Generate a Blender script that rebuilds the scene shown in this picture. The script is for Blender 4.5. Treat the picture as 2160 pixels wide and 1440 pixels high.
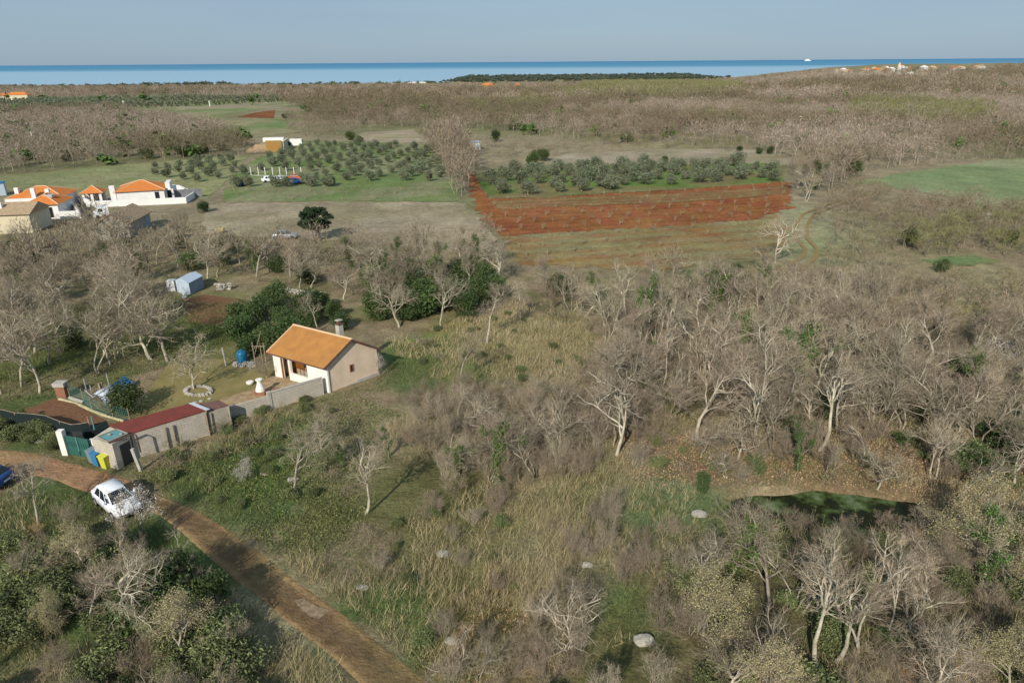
import bpy, math, random
import numpy as np
from mathutils import Vector, Matrix, geometry
for o in list(bpy.data.objects): bpy.data.objects.remove(o)
scene = bpy.context.scene; COL = scene.collection
rad = math.radians
# ------------------------------------------------------------------ camera
CH = 27.0; PITCH = rad(22.28); ROLL = .0074; FPX = 1440.0
cF = np.array([0, math.cos(PITCH), -math.sin(PITCH)]); _u = np.array([0, math.sin(PITCH), math.cos(PITCH)]); _r = np.array([1., 0, 0])
cU = _u*math.cos(ROLL)+_r*math.sin(ROLL); cR = _r*math.cos(ROLL)-_u*math.sin(ROLL)
cam = bpy.data.cameras.new('camera'); co = bpy.data.objects.new('camera', cam); COL.objects.link(co)
cam.sensor_width = 36; cam.lens = 24; cam.clip_start = .5; cam.clip_end = 90000
co.matrix_world = Matrix(((cR[0], cU[0], -cF[0], 0), (cR[1], cU[1], -cF[1], 0), (cR[2], cU[2], -cF[2], CH), (0, 0, 0, 1)))
scene.camera = co
# ------------------------------------------------------------------ light
SUN_EL = 33; SUN_ROT = 200
world = bpy.data.worlds.new('World'); scene.world = world; world.use_nodes = True
wn = world.node_tree.nodes; wl = world.node_tree.links
bg = wn['Background']; sky = wn.new('ShaderNodeTexSky'); sky.sky_type = 'NISHITA'; sky.sun_disc = False
sky.sun_elevation = rad(SUN_EL); sky.sun_rotation = rad(SUN_ROT); sky.altitude = 50; sky.air_density = 1.0; sky.dust_density = .8; sky.ozone_density = 5
hs = wn.new('ShaderNodeHueSaturation'); hs.inputs['Saturation'].default_value = .9
wl.new(sky.outputs[0], hs.inputs['Color'])
# thin veil of high cloud
tc = wn.new('ShaderNodeTexCoord'); mp = wn.new('ShaderNodeMapping'); mp.inputs['Scale'].default_value = (1.2, 1.2, 9)
cn = wn.new('ShaderNodeTexNoise'); cn.inputs['Scale'].default_value = 1.6; cn.inputs['Detail'].default_value = 5
cr = wn.new('ShaderNodeValToRGB'); cr.color_ramp.elements[0].position = .42; cr.color_ramp.elements[1].position = .75
cr.color_ramp.elements[0].color = (.74, .74, .74, 1); cr.color_ramp.elements[1].color = (.9, .9, .9, 1)
cm = wn.new('ShaderNodeMixRGB'); cm.inputs['Color2'].default_value = (3.1, 4.3, 5.45, 1)
wl.new(tc.outputs['Generated'], mp.inputs[0]); wl.new(mp.outputs[0], cn.inputs[0]); wl.new(cn.outputs[0], cr.inputs[0])
wl.new(cr.outputs[0], cm.inputs[0]); wl.new(hs.outputs[0], cm.inputs['Color1']); wl.new(cm.outputs[0], bg.inputs[0])
bg.inputs[1].default_value = .1
sl = bpy.data.lights.new('sun', 'SUN'); sl.energy = 4.8; sl.angle = rad(.5); sl.color = (1, .93, .80)
so = bpy.data.objects.new('sun', sl); COL.objects.link(so)
_a = rad(SUN_ROT); sd = Vector((math.sin(_a)*math.cos(rad(SUN_EL)), math.cos(_a)*math.cos(rad(SUN_EL)), math.sin(rad(SUN_EL))))
so.rotation_euler = sd.to_track_quat('Z', 'Y').to_euler()
vs = scene.view_settings; vs.view_transform = 'Standard'; vs.look = 'None'; vs.exposure = 0.02; vs.gamma = 1
scene.cycles.max_bounces = 4; scene.cycles.diffuse_bounces = 2; scene.cycles.glossy_bounces = 2; scene.cycles.transmission_bounces = 3
# ------------------------------------------------------------------ noise, terrain, projection
def _h(ix, iy, s):
    v = np.sin(ix*127.1+iy*311.7+s*74.7)*43758.5453
    return v-np.floor(v)
def vn(x, y, sc, s=0):
    x = np.asarray(x, float)/sc; y = np.asarray(y, float)/sc
    ix = np.floor(x); iy = np.floor(y); fx = x-ix; fy = y-iy; fx = fx*fx*(3-2*fx); fy = fy*fy*(3-2*fy)
    return (_h(ix, iy, s)*(1-fx)+_h(ix+1, iy, s)*fx)*(1-fy)+(_h(ix, iy+1, s)*(1-fx)+_h(ix+1, iy+1, s)*fx)*fy
def fbm(x, y, sc, s=0, n=4):
    t = 0; a = 1; w = 0
    for i in range(n): t = t+a*vn(x, y, sc/2**i, s+i*3.3); w += a; a *= .5
    return t/w
def sst(a, b, v):
    t = np.clip((v-a)/(b-a), 0, 1); return t*t*(3-2*t)
PX, PY, PRX, PRY, PZ = 20.6, 36.9, 6.6, 2.3, -.5      # pond
def T(x, y):
    x = np.asarray(x, float); y = np.asarray(y, float)
    u = x/np.maximum(y, 1)
    w = 1-sst(.22, .55, u)
    z = (fbm(x, y, 26, 1, 3)-.5)*1.0*sst(58, 30, y)*sst(-14, -4, x)
    z = z+(vn(x, y, 70, 5)-.5)*2.2*sst(70, 190, y)*(1+sst(300, 700, y))
    z = z+sst(30, 75, x)*sst(60, 110, y)*1.2
    z = z-(27*w+6*(1-w))*sst(300, 2000, y)**1.0 + 12*(1-w)*sst(300, 1100, y)
    rc = 2000+1000*sst(-.10, -.04, u)*sst(.30, .22, u)+900*(1-w)
    z = z-22*sst(0, 160, y-rc-60*(vn(u*60, 0*u, 1, 9)-.5))
    e = ((x-PX)/PRX)**2+((y-PY)/PRY)**2
    e = e*(.8+.5*vn(x, y, 2.3, 4))
    z = z-1.15*sst(1.6, .7, e)
    return z
def proj(x, y, z):
    x = np.asarray(x, float); y = np.asarray(y, float); z = np.asarray(z, float)
    d = np.stack([x, y, z-CH], -1); f = np.maximum(d@cF, 1e-3)
    return 1080+FPX*(d@cR)/f, 720-FPX*(d@cU)/f
def at(px, py, z=None):
    """ground point seen at a place of the photograph; z: height above the ground"""
    d = cF+cR*(px-1080)/FPX+cU*(720-py)/FPX
    h = 0.
    for i in range(25):
        t = (h-CH)/min(d[2], -1e-4); q = d*t
        h = float(T(q[0], q[1]))+(z or 0)
    return Vector((q[0], q[1], h))
def hgt(pt, ytop):
    lo, hi = 0, 30
    for i in range(30):
        m = (lo+hi)/2
        if proj(pt[0], pt[1], pt[2]+m)[1] > ytop: lo = m
        else: hi = m
    return lo
def inpoly(px, py, poly):
    c = np.zeros(px.shape, bool); n = len(poly); j = n-1
    for i in range(n):
        xi, yi = poly[i]; xj, yj = poly[j]
        if yi != yj:
            c ^= ((yi > py) != (yj > py)) & (px < (xj-xi)*(py-yi)/(yj-yi)+xi)
        j = i
    return c
# ------------------------------------------------------------------ object helpers
def tag(o, label=None, cat=None, group=None, kind=None):
    if label: o['label'] = label
    if cat: o['category'] = cat
    if group: o['group'] = group
    if kind: o['kind'] = kind
    return o
def thing(name, loc, label, cat, group=None, rz=0):
    o = bpy.data.objects.new(name, None); COL.objects.link(o); o.location = loc; o.rotation_euler = (0, 0, rz)
    o.empty_display_size = .3
    return tag(o, label, cat, group)
def mesh(name, V, Q, mats, idx=None, smooth=False):
    V = np.asarray(V, float); me = bpy.data.meshes.new(name)
    k = Q.shape[1]; n = len(Q)
    me.vertices.add(len(V)); me.vertices.foreach_set('co', V.astype(np.float32).ravel())
    me.loops.add(n*k); me.loops.foreach_set('vertex_index', Q.astype(np.int32).ravel())
    me.polygons.add(n); me.polygons.foreach_set('loop_start', np.arange(0, n*k, k, dtype=np.int32))
    for m in mats: me.materials.append(m)
    if idx is not None: me.polygons.foreach_set('material_index', np.asarray(idx, np.int32))
    if smooth: me.polygons.foreach_set('use_smooth', np.ones(n, bool))
    me.update(calc_edges=True)
    return me
def obj(name, me, parent=None, loc=(0, 0, 0)):
    o = bpy.data.objects.new(name, me); COL.objects.link(o); o.location = loc
    if parent: o.parent = parent
    return o
def copy_tree(o, parent=None):
    c = o.copy(); COL.objects.link(c)
    if parent: c.parent = parent
    for ch in [k for k in KIDS.get(o.name, [])]:
        d = copy_tree(ch, c); KIDS.setdefault(c.name, []).append(d)
    return c
KIDS = {}
class MB:
    """polygon collector in an affine frame: origin O, axes a, b (world xy)"""
    def __init__(s, O=(0, 0, 0), a=(1, 0), b=None):
        s.O = Vector(O); s.a = Vector((a[0], a[1], 0)); b = b or (-a[1], a[0]); s.b = Vector((b[0], b[1], 0)); s.v = []; s.f = []
    def w(s, p): return s.O+s.a*p[0]+s.b*p[1]+Vector((0, 0, p[2]))
    def poly(s, pts, faces):
        k = len(s.v); s.v += [s.w(p) for p in pts]; s.f += [[k+i for i in f] for f in faces]
    def box(s, x0, x1, y0, y1, z0, z1):
        s.poly([(x0, y0, z0), (x1, y0, z0), (x1, y1, z0), (x0, y1, z0), (x0, y0, z1), (x1, y0, z1), (x1, y1, z1), (x0, y1, z1)],
               [(0, 3, 2, 1), (4, 5, 6, 7), (0, 1, 5, 4), (1, 2, 6, 5), (2, 3, 7, 6), (3, 0, 4, 7)])
    def prism(s, pts, h0, h1=None):
        """slab: pts = top outline (x,y,z), extruded down by h0"""
        n = len(pts); s.poly(list(pts)+[(p[0], p[1], p[2]-h0) for p in pts],
            [tuple(range(n)), tuple(range(2*n-1, n-1, -1))]+[(i, i+n, (i+1) % n+n, (i+1) % n) for i in range(n)])
    def tube(s, pts, r, n=8, r1=None, caps=True):
        pts = [Vector(p) for p in pts]; m = len(pts); r1 = r if r1 is None else r1; k = len(s.v)
        for i, p in enumerate(pts):
            d = (pts[min(i+1, m-1)]-pts[max(i-1, 0)]).normalized()
            e = d.cross(Vector((0, 0, 1)) if abs(d.z) < .9 else Vector((1, 0, 0))).normalized(); g = d.cross(e)
            rr = r+(r1-r)*i/max(m-1, 1)
            s.v += [s.w(p+(e*math.cos(t)+g*math.sin(t))*rr) for t in [2*math.pi*j/n for j in range(n)]]
        for i in range(m-1): s.f += [[k+i*n+j, k+i*n+(j+1) % n, k+(i+1)*n+(j+1) % n, k+(i+1)*n+j] for j in range(n)]
        if caps: s.f += [[k+j for j in range(n-1, -1, -1)], [k+(m-1)*n+j for j in range(n)]]
    def lathe(s, c, prof, n=14):
        k = len(s.v)
        for r, z in prof: s.v += [s.w((c[0]+r*math.cos(2*math.pi*j/n), c[1]+r*math.sin(2*math.pi*j/n), c[2]+z)) for j in range(n)]
        for i in range(len(prof)-1): s.f += [[k+i*n+j, k+i*n+(j+1) % n, k+(i+1)*n+(j+1) % n, k+(i+1)*n+j] for j in range(n)]
        s.f += [[k+j for j in range(n-1, -1, -1)], [k+(len(prof)-1)*n+j for j in range(n)]]
    def rock(s, c, r, seed=0, n=60):
        rg = np.random.RandomState(seed); p = rg.normal(size=(n, 3)); p /= np.linalg.norm(p, axis=1)[:, None]
        p = np.sign(p)*np.abs(p)**.8
        import bmesh
        bm = bmesh.new()
        for q in p: bm.verts.new((c[0]+q[0]*r[0]*rg.uniform(.8, 1.05), c[1]+q[1]*r[1]*rg.uniform(.8, 1.05), c[2]+q[2]*r[2]*rg.uniform(.85, 1.05)))
        h = bmesh.ops.convex_hull(bm, input=bm.verts[:])
        bm.verts.ensure_lookup_table(); bm.verts.index_update()
        pts = [tuple(v.co) for v in bm.verts]; fs = [tuple(v.index for v in f.verts) for f in bm.faces]; bm.free()
        s.poly(pts, fs)
    def build(s, name, mat, parent=None, loc=None, smooth=False, bevel=0):
        o0 = Vector(parent.location) if parent and parent.type == 'EMPTY' else Vector((0, 0, 0))
        if parent and parent.type == 'MESH': o0 = Vector(parent['_w']) if '_w' in parent else Vector((0, 0, 0))
        if loc is not None: o0 = Vector(loc)
        me = bpy.data.meshes.new(name); me.from_pydata([tuple(p-o0) for p in s.v], [], s.f); me.update()
        me.materials.append(mat)
        if smooth: me.polygons.foreach_set('use_smooth', np.ones(len(me.polygons), bool))
        o = obj(name, me, parent)
        if parent is None: o.location = o0
        if parent and parent.type == 'EMPTY': o['_w'] = list(o0)
        if bevel:
            m = o.modifiers.new('b', 'BEVEL'); m.width = bevel; m.segments = 2; m.limit_method = 'ANGLE'
        if parent: KIDS.setdefault(parent.name, []).append(o)
        return o
# ------------------------------------------------------------------ materials
def mat(name, c, rough=.9, var=0, c2=None, scale=3, bump=0, bscale=20, island=0, metal=0, detail=5, spec=.2, dim=None):
    m = bpy.data.materials.new(name); m.use_nodes = True; nt = m.node_tree; N = nt.nodes; L = nt.links; b = N['Principled BSDF']
    b.inputs['Roughness'].default_value = rough; b.inputs['Metallic'].default_value = metal
    b.inputs['Specular IOR Level'].default_value = spec
    b.inputs['Base Color'].default_value = (*c, 1); out = None
    g = N.new('ShaderNodeNewGeometry'); tcn = N.new('ShaderNodeTexCoord')
    if c2:
        no = N.new('ShaderNodeTexNoise'); no.inputs['Scale'].default_value = scale; no.inputs['Detail'].default_value = detail; no.inputs['Roughness'].default_value = .65
        L.new(tcn.outputs['Object'], no.inputs[0])
        r = N.new('ShaderNodeValToRGB'); r.color_ramp.elements[0].position = .36; r.color_ramp.elements[1].position = .64
        r.color_ramp.elements[0].color = (*c, 1); r.color_ramp.elements[1].color = (*c2, 1); L.new(no.outputs[0], r.inputs[0]); out = r.outputs[0]
    if island:
        mx = N.new('ShaderNodeHueSaturation'); mr = N.new('ShaderNodeMapRange'); mr.inputs['To Min'].default_value = 1-island; mr.inputs['To Max'].default_value = 1+island
        L.new(g.outputs['Random Per Island'], mr.inputs[0]); L.new(mr.outputs[0], mx.inputs['Value'])
        if out: L.new(out, mx.inputs['Color'])
        else: mx.inputs['Color'].default_value = (*c, 1)
        out = mx.outputs[0]
    if var:
        oi = N.new('ShaderNodeObjectInfo'); mx = N.new('ShaderNodeHueSaturation'); mr = N.new('ShaderNodeMapRange'); mr.inputs['To Min'].default_value = 1-var; mr.inputs['To Max'].default_value = 1+var
        L.new(oi.outputs['Random'], mr.inputs[0]); L.new(mr.outputs[0], mx.inputs['Value'])
        mr2 = N.new('ShaderNodeMapRange'); mr2.inputs['To Min'].default_value = .488; mr2.inputs['To Max'].default_value = .515
        fr = N.new('ShaderNodeMath'); fr.operation = 'FRACT'; ml = N.new('ShaderNodeMath'); ml.operation = 'MULTIPLY'; ml.inputs[1].default_value = 7.31
        L.new(oi.outputs['Random'], ml.inputs[0]); L.new(ml.outputs[0], fr.inputs[0]); L.new(fr.outputs[0], mr2.inputs[0]); L.new(mr2.outputs[0], mx.inputs['Hue'])
        if out: L.new(out, mx.inputs['Color'])
        else: mx.inputs['Color'].default_value = (*c, 1)
        out = mx.outputs[0]
    if out: L.new(out, b.inputs['Base Color'])
    if bump:
        bn = N.new('ShaderNodeTexNoise'); bn.inputs['Scale'].default_value = bscale; bn.inputs['Detail'].default_value = 6
        L.new(tcn.outputs['Object'], bn.inputs[0]); bu = N.new('ShaderNodeBump'); bu.inputs['Strength'].default_value = 1; bu.inputs['Distance'].default_value = bump
        L.new(bn.outputs[0], bu.inputs['Height']); L.new(bu.outputs[0], b.inputs['Normal'])
    return m
M = {}
M['bark'] = mat('pale_bark', (.46, .41, .325), c2=(.22, .19, .14), scale=1.6, var=.34)
M['bark_white'] = mat('white_bark', (.56, .51, .415), c2=(.32, .285, .21), scale=2.2, var=.1)
M['bark_brown'] = mat('brown_bark', (.35, .29, .21), c2=(.19, .155, .11), scale=2, var=.2)
M['twig'] = mat('twigs', (.33, .275, .20), island=.5, var=.28)
M['twig_pink'] = mat('pinkish_twigs', (.31, .245, .18), island=.5, var=.28)
M['twig_far'] = mat('far_twigs', (.28, .225, .17), island=.55, c2=(.19, .155, .10), scale=.035)
M['twig_far2'] = mat('dark_far_twigs', (.20, .15, .11), island=.6, c2=(.14, .125, .07), scale=.03)
M['twig_far3'] = mat('pale_far_twigs', (.34, .28, .225), island=.5, c2=(.27, .21, .165), scale=.04)
M['scrub'] = mat('scrub_twigs', (.25, .19, .145), island=.5, c2=(.17, .16, .08), scale=.12)
M['bud'] = mat('yellow_buds', (.34, .30, .16), island=.4)
M['blossom'] = mat('blossom', (.76, .72, .69), island=.15)
M['ever'] = mat('evergreen_leaves', (.06, .09, .03), island=.55, var=.3, rough=.6)
M['bramble'] = mat('bramble_leaves', (.125, .145, .06), island=.6, var=.3, rough=.7)
M['ivy'] = mat('ivy_leaves', (.08, .13, .035), island=.45, var=.2)
M['olive'] = mat('olive_leaves', (.15, .17, .105), island=.45, var=.15, rough=.6)
M['olivewood'] = mat('far_green_crowns', (.19, .19, .08), island=.45)
M['pine'] = mat('pine_needles', (.035, .06, .028), island=.5)
M['shore'] = mat('shore_trees', (.085, .105, .075), island=.4)
M['straw'] = mat('dry_grass', (.40, .335, .205), island=.45, c2=(.32, .27, .14), scale=.35)
M['green_blade'] = mat('green_grass', (.11, .145, .048), island=.5, c2=(.16, .17, .07), scale=.3)
M['herb'] = mat('green_herbs', (.115, .15, .045), island=.5, c2=(.17, .165, .07), scale=.25)
M['orange_leaf'] = mat('rusty_leaves', (.36, .19, .06), island=.4)
M['litter'] = mat('leaf_litter', (.36, .25, .15), island=.5)
M['stone'] = mat('limestone', (.42, .395, .345), c2=(.24, .225, .19), scale=4, bump=.04, bscale=9)
M['render'] = mat('beige_render', (.68, .54, .415), c2=(.58, .465, .35), scale=.9, bump=.004, bscale=60)
M['white'] = mat('white_render', (.80, .77, .71), c2=(.70, .67, .61), scale=1.2)
M['white_far'] = mat('white_wall', (.78, .77, .76), c2=(.68, .67, .66), scale=.7)
M['cream'] = mat('cream_wall', (.62, .55, .40), c2=(.55, .49, .36), scale=.8)
M['roof'] = mat('ochre_roof', (.40, .19, .055), c2=(.32, .15, .05), scale=1.1, bump=.01, bscale=30)
M['roof_trim'] = mat('ridge_trim', (.62, .44, .28))
M['fascia'] = mat('dark_fascia', (.10, .06, .045), c2=(.14, .08, .06))
M['soffit'] = mat('soffit', (.30, .19, .15))
M['red_roof'] = mat('red_sheet_roof', (.20, .045, .036), c2=(.14, .04, .03), scale=1.2, rough=.6)
M['dark_roof'] = mat('maroon_sheet', (.12, .06, .05), c2=(.17, .10, .08), scale=2, rough=.6)
M['teal'] = mat('teal_sheet', (.10, .25, .27), c2=(.14, .29, .30), scale=3, rough=.5)
M['conc'] = mat('concrete', (.46, .43, .39), c2=(.33, .31, .28), scale=3, bump=.01)
M['steel'] = mat('galvanised_sheet', (.40, .43, .48), rough=.5, c2=(.48, .5, .54))
M['dark'] = mat('dark_opening', (.02, .02, .022)); M['door'] = mat('dark_door', (.045, .045, .045))
M['wood'] = mat('worn_wood', (.36, .29, .21), c2=(.22, .17, .12), scale=6); M['orange_wood'] = mat('varnished_wood', (.42, .17, .04), c2=(.35, .13, .03))
M['gate'] = mat('green_gate_panel', (.028, .10, .085), c2=(.035, .115, .1), rough=.5)
M['pipe'] = mat('rusty_pipe', (.13, .08, .07), c2=(.09, .05, .045))
M['net'] = mat('green_netting', (.05, .15, .13)); M['blacknet'] = mat('black_net', (.012, .02, .02))
M['tarp'] = mat('blue_tarp', (.015, .12, .30), c2=(.03, .18, .4), rough=.5); M['wsheet'] = mat('white_plastic', (.62, .68, .76), rough=.4)
M['paint'] = mat('white_paint', (.74, .76, .80), rough=.25, spec=.5); M['bluepaint'] = mat('blue_paint', (.02, .07, .22), rough=.2, spec=.5)
M['glass'] = mat('car_glass', (.012, .016, .022), rough=.06, spec=.6); M['tyre'] = mat('tyre', (.02, .02, .02)); M['rim'] = mat('rim', (.42, .43, .45), rough=.4, metal=.6)
M['lamp'] = mat('lamp_glass', (.7, .72, .75), rough=.1); M['redlamp'] = mat('red_lamp', (.5, .03, .02), rough=.2)
M['binblue'] = mat('blue_plastic', (.04, .17, .34), rough=.5); M['bingrey'] = mat('grey_plastic', (.16, .22, .25), rough=.5); M['binyellow'] = mat('lime_plastic', (.52, .52, .06), rough=.5)
M['shed'] = mat('blue_shed_sheet', (.20, .27, .34), c2=(.24, .31, .38), rough=.5, scale=1); M['shed2'] = mat('pale_shed_sheet', (.42, .50, .60), rough=.5)
M['tile'] = mat('orange_tiles', (.60, .20, .05), c2=(.50, .17, .045), scale=1.5); M['oldtile'] = mat('old_brown_tiles', (.30, .21, .13), c2=(.42, .32, .21), scale=2.5, bump=.05, bscale=5)
M['rustwall'] = mat('corten_wall', (.36, .17, .05), c2=(.30, .20, .07), scale=.8)
M['soil'] = mat('garden_soil', (.13, .065, .035), c2=(.19, .10, .055), scale=4, bump=.06, bscale=6)
M['paving'] = mat('ochre_paving', (.40, .29, .17), c2=(.25, .17, .10), scale=2.2, bump=.03, bscale=3)
M['yard'] = mat('yard_turf', (.17, .15, .055), c2=(.24, .19, .08), scale=.6)
M['yellow'] = mat('yellow_tank', (.55, .48, .20)); M['redcar'] = mat('red_paint', (.6, .10, .04), rough=.3)
M['brick'] = mat('terracotta', (.30, .14, .085), c2=(.22, .11, .07), scale=5)
def blockmat():
    m = mat('pale_blockwork', (.52, .47, .40), c2=(.42, .38, .32), scale=1.3, bump=.01); nt = m.node_tree; N = nt.nodes; L = nt.links
    b = N['Principled BSDF']; src = b.inputs['Base Color'].links[0].from_socket
    uv = N.new('ShaderNodeUVMap'); br = N.new('ShaderNodeTexBrick'); br.inputs['Scale'].default_value = 1; br.inputs['Brick Width'].default_value = .5; br.inputs['Row Height'].default_value = .22
    br.inputs['Mortar Size'].default_value = .018; br.inputs['Color1'].default_value = (1, 1, 1, 1); br.inputs['Color2'].default_value = (.92, .91, .9, 1); br.inputs['Mortar'].default_value = (.74, .73, .72, 1)
    mx = N.new('ShaderNodeMixRGB'); mx.blend_type = 'MULTIPLY'; mx.inputs[0].default_value = 1
    L.new(uv.outputs[0], br.inputs[0]); L.new(src, mx.inputs[1]); L.new(br.outputs[0], mx.inputs[2]); L.new(mx.outputs[0], b.inputs['Base Color'])
    return m
M['block'] = blockmat()
def box_uv(o):
    me = o.data; uv = me.uv_layers.new(name='UVMap')
    for p in me.polygons:
        n = p.normal
        for li in p.loop_indices:
            c = me.vertices[me.loops[li].vertex_index].co
            if abs(n.z) > .7: uv.data[li].uv = (c.x, c.y)
            else:
                t = Vector((-n.y, n.x)).normalized(); uv.data[li].uv = (c.x*t.x+c.y*t.y, c.z)
    return o
# ------------------------------------------------------------------ ground
def vcol(me, C):
    a = me.color_attributes.new('cover', 'FLOAT_COLOR', 'POINT')
    C4 = np.ones((len(me.vertices), 4), np.float32); C4[:, :3] = C; a.data.foreach_set('color', C4.ravel())
def coat(name, s1=.6, s2=6, amp=.42, bump=.06, rough=.95):
    """material whose own colour (the cover attribute) is broken up by noise at several sizes"""
    m = bpy.data.materials.new(name); m.use_nodes = True; N = m.node_tree.nodes; L = m.node_tree.links; b = N['Principled BSDF']
    b.inputs['Roughness'].default_value = rough; b.inputs['Specular IOR Level'].default_value = .1
    at_ = N.new('ShaderNodeAttribute'); at_.attribute_name = 'cover'; tcn = N.new('ShaderNodeTexCoord'); prev = at_.outputs[0]
    for i, (s, a) in enumerate(((s1*.12, amp*.5), (s1, amp*.8), (s2, amp))):
        n = N.new('ShaderNodeTexNoise'); n.inputs['Scale'].default_value = s; n.inputs['Detail'].default_value = 6; n.inputs['Roughness'].default_value = .7
        r = N.new('ShaderNodeMapRange'); r.inputs['From Min'].default_value = .3; r.inputs['From Max'].default_value = .7; r.inputs['To Min'].default_value = 1-a; r.inputs['To Max'].default_value = 1+a
        h = N.new('ShaderNodeHueSaturation'); L.new(tcn.outputs['Object'], n.inputs[0]); L.new(n.outputs[0], r.inputs[0]); L.new(r.outputs[0], h.inputs['Value']); L.new(prev, h.inputs['Color'])
        if i == 1:
            r2 = N.new('ShaderNodeMapRange'); r2.inputs['From Min'].default_value = .35; r2.inputs['From Max'].default_value = .65; r2.inputs['To Min'].default_value = .485; r2.inputs['To Max'].default_value = .52
            sx = N.new('ShaderNodeSeparateColor'); L.new(n.outputs[1], sx.inputs[0]); L.new(sx.outputs[1], r2.inputs[0]); L.new(r2.outputs[0], h.inputs['Hue'])
        prev = h.outputs[0]
    L.new(prev, b.inputs['Base Color'])
    bn = N.new('ShaderNodeTexNoise'); bn.inputs['Scale'].default_value = 3.; bn.inputs['Detail'].default_value = 8; bn.inputs['Roughness'].default_value = .7; L.new(tcn.outputs['Object'], bn.inputs[0])
    bu = N.new('ShaderNodeBump'); bu.inputs['Distance'].default_value = bump*4; bu.inputs['Strength'].default_value = 1; L.new(bn.outputs[0], bu.inputs['Height']); L.new(bu.outputs[0], b.inputs['Normal'])
    return m
M['ground'] = coat('ground_cover'); M['field'] = coat('field_cover', s1=.12, s2=1.2, amp=.3, bump=.06)
M['redsoil'] = coat('red_soil_cover', s1=.2, s2=1.5, amp=.32, bump=.12)
DRY = (.29, .245, .145); DRY2 = (.235, .185, .115); OLV = (.13, .125, .05); GRN = (.10, .15, .042); LUSH = (.085, .12, .04); LIT = (.21, .145, .085); WOODF = (.14, .115, .065); SAGE = (.19, .19, .11)
# soft blobs of cover: photo place, radius in metres, colour
BLOBS = [((1100, 1000), 9, DRY), ((900, 1050), 6, OLV), ((1000, 1200), 6, OLV), ((1100, 1180), 5, (.22, .19, .09)), ((1050, 1330), 4, (.2, .15, .06)), ((950, 700), 5, (.2, .18, .07)), ((1100, 700), 7, (.26, .22, .11)),
  ((880, 740), 5, GRN), ((960, 760), 5, (.15, .17, .06)), ((870, 800), 3.5, LUSH), ((1050, 760), 4, (.19, .19, .08)), ((1150, 780), 5, DRY2), ((620, 930), 5, LUSH), ((480, 960), 3, GRN), ((420, 1010), 3, LUSH), ((560, 1060), 3.5, LUSH), ((700, 1100), 3, OLV), ((520, 1000), 4, GRN),
  ((780, 900), 4, DRY2), ((850, 900), 4, DRY), ((60, 1050), 3.5, LUSH), ((160, 1060), 2, LUSH), ((430, 1200), 3, GRN), ((300, 1200), 6, LUSH), ((100, 1250), 6, GRN), ((560, 1290), 2.5, DRY), ((600, 1380), 3, DRY), ((760, 1180), 3, DRY2), ((1250, 1150), 4, DRY), ((1200, 1240), 4, DRY),
  ((1650, 950), 5, LIT), ((1750, 1010), 3, LIT), ((1900, 1000), 5, LIT), ((1500, 960), 4, LIT), ((1390, 1080), 3.2, (.13, .19, .085)), ((1480, 1075), 3.2, (.13, .19, .085)), ((1560, 1110), 2.5, (.11, .16, .07)), ((1760, 1120), 3, GRN), ((1250, 1040), 3, OLV), ((1350, 1300), 3, GRN), ((1300, 1420), 4, OLV), ((800, 1330), 3, GRN), ((780, 1380), 2, DRY2),
  ((200, 700), 11, (.13, .14, .05)), ((60, 760), 6, (.12, .14, .045)), ((330, 680), 9, (.13, .14, .05)), ((420, 740), 5, (.14, .14, .05)), ((60, 860), 4, LUSH), ((60, 930), 2.5, LUSH), ((250, 790), 3, (.15, .15, .06)), ((480, 800), 4, (.2, .17, .06)), ((450, 700), 5, (.1, .12, .04)),
  ((1700, 520), 10, (.24, .25, .13)), ((1720, 460), 10, (.28, .27, .16)), ((2050, 600), 12, DRY), ((1900, 600), 9, DRY), ((1800, 640), 8, DRY2), ((1500, 800), 8, WOODF), ((1900, 850), 9, WOODF), ((1600, 1300), 8, WOODF), ((2000, 1300), 7, WOODF), ((1350, 700), 8, (.24, .19, .11))]
def cover(x, y):
    px, py = proj(x, y, T(x, y))
    n1 = fbm(x, y, 16, 11)[:, None]; n2 = fbm(x, y, 5, 12)[:, None]; n3 = fbm(x, y, 60, 17)[:, None]
    C = np.array(DRY)*(n1)+np.array(OLV)*(1-n1)
    C = C*(1-sst(.45, .6, n2))+np.array(DRY2)*sst(.45, .6, n2)
    far = sst(75, 150, y)[:, None]
    CF = np.array((.26, .215, .14))*(1-sst(.42, .62, n3))+np.array((.19, .18, .095))*sst(.42, .62, n3)
    C = C*(1-far)+CF*far
    for (bx, by), r, c in BLOBS:
        q = at(bx, by); d = np.hypot(x-q.x, (y-q.y)*(.8 if by > 650 else .5))/r
        d = d*(.65+.8*n2[:, 0]); w = sst(1.15, .45, d)[:, None]*.9
        C = C*(1-w)+np.array(c)*w
    return C*(.9+.2*n2)
ys = np.concatenate([np.arange(-20, 90, .45), 90*np.exp(np.linspace(0, math.log(3400/90), 210)[1:])])
us = np.linspace(-1.5, 1.5, 430)
X = (us[None, :]*(ys[:, None]+42)).ravel(); Y = np.repeat(ys, len(us))
i = np.arange(len(ys)-1)[:, None]*len(us)+np.arange(len(us)-1)[None, :]; i = i.ravel()
Q = np.stack([i, i+1, i+1+len(us), i+len(us)], 1)
Zg = T(X, Y)+(fbm(X, Y, 2.2, 30, 3)-.5)*.22*sst(120, 60, Y)*(1-.0*Y)
def near_poly_flat(): pass
me = mesh('ground', np.stack([X, Y, Zg], 1), Q, [M['ground']], smooth=True); vcol(me, cover(X, Y))
g = obj('ground', me); tag(g, 'rough scrubland ground with dry grass and green patches', kind='structure')
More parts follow.
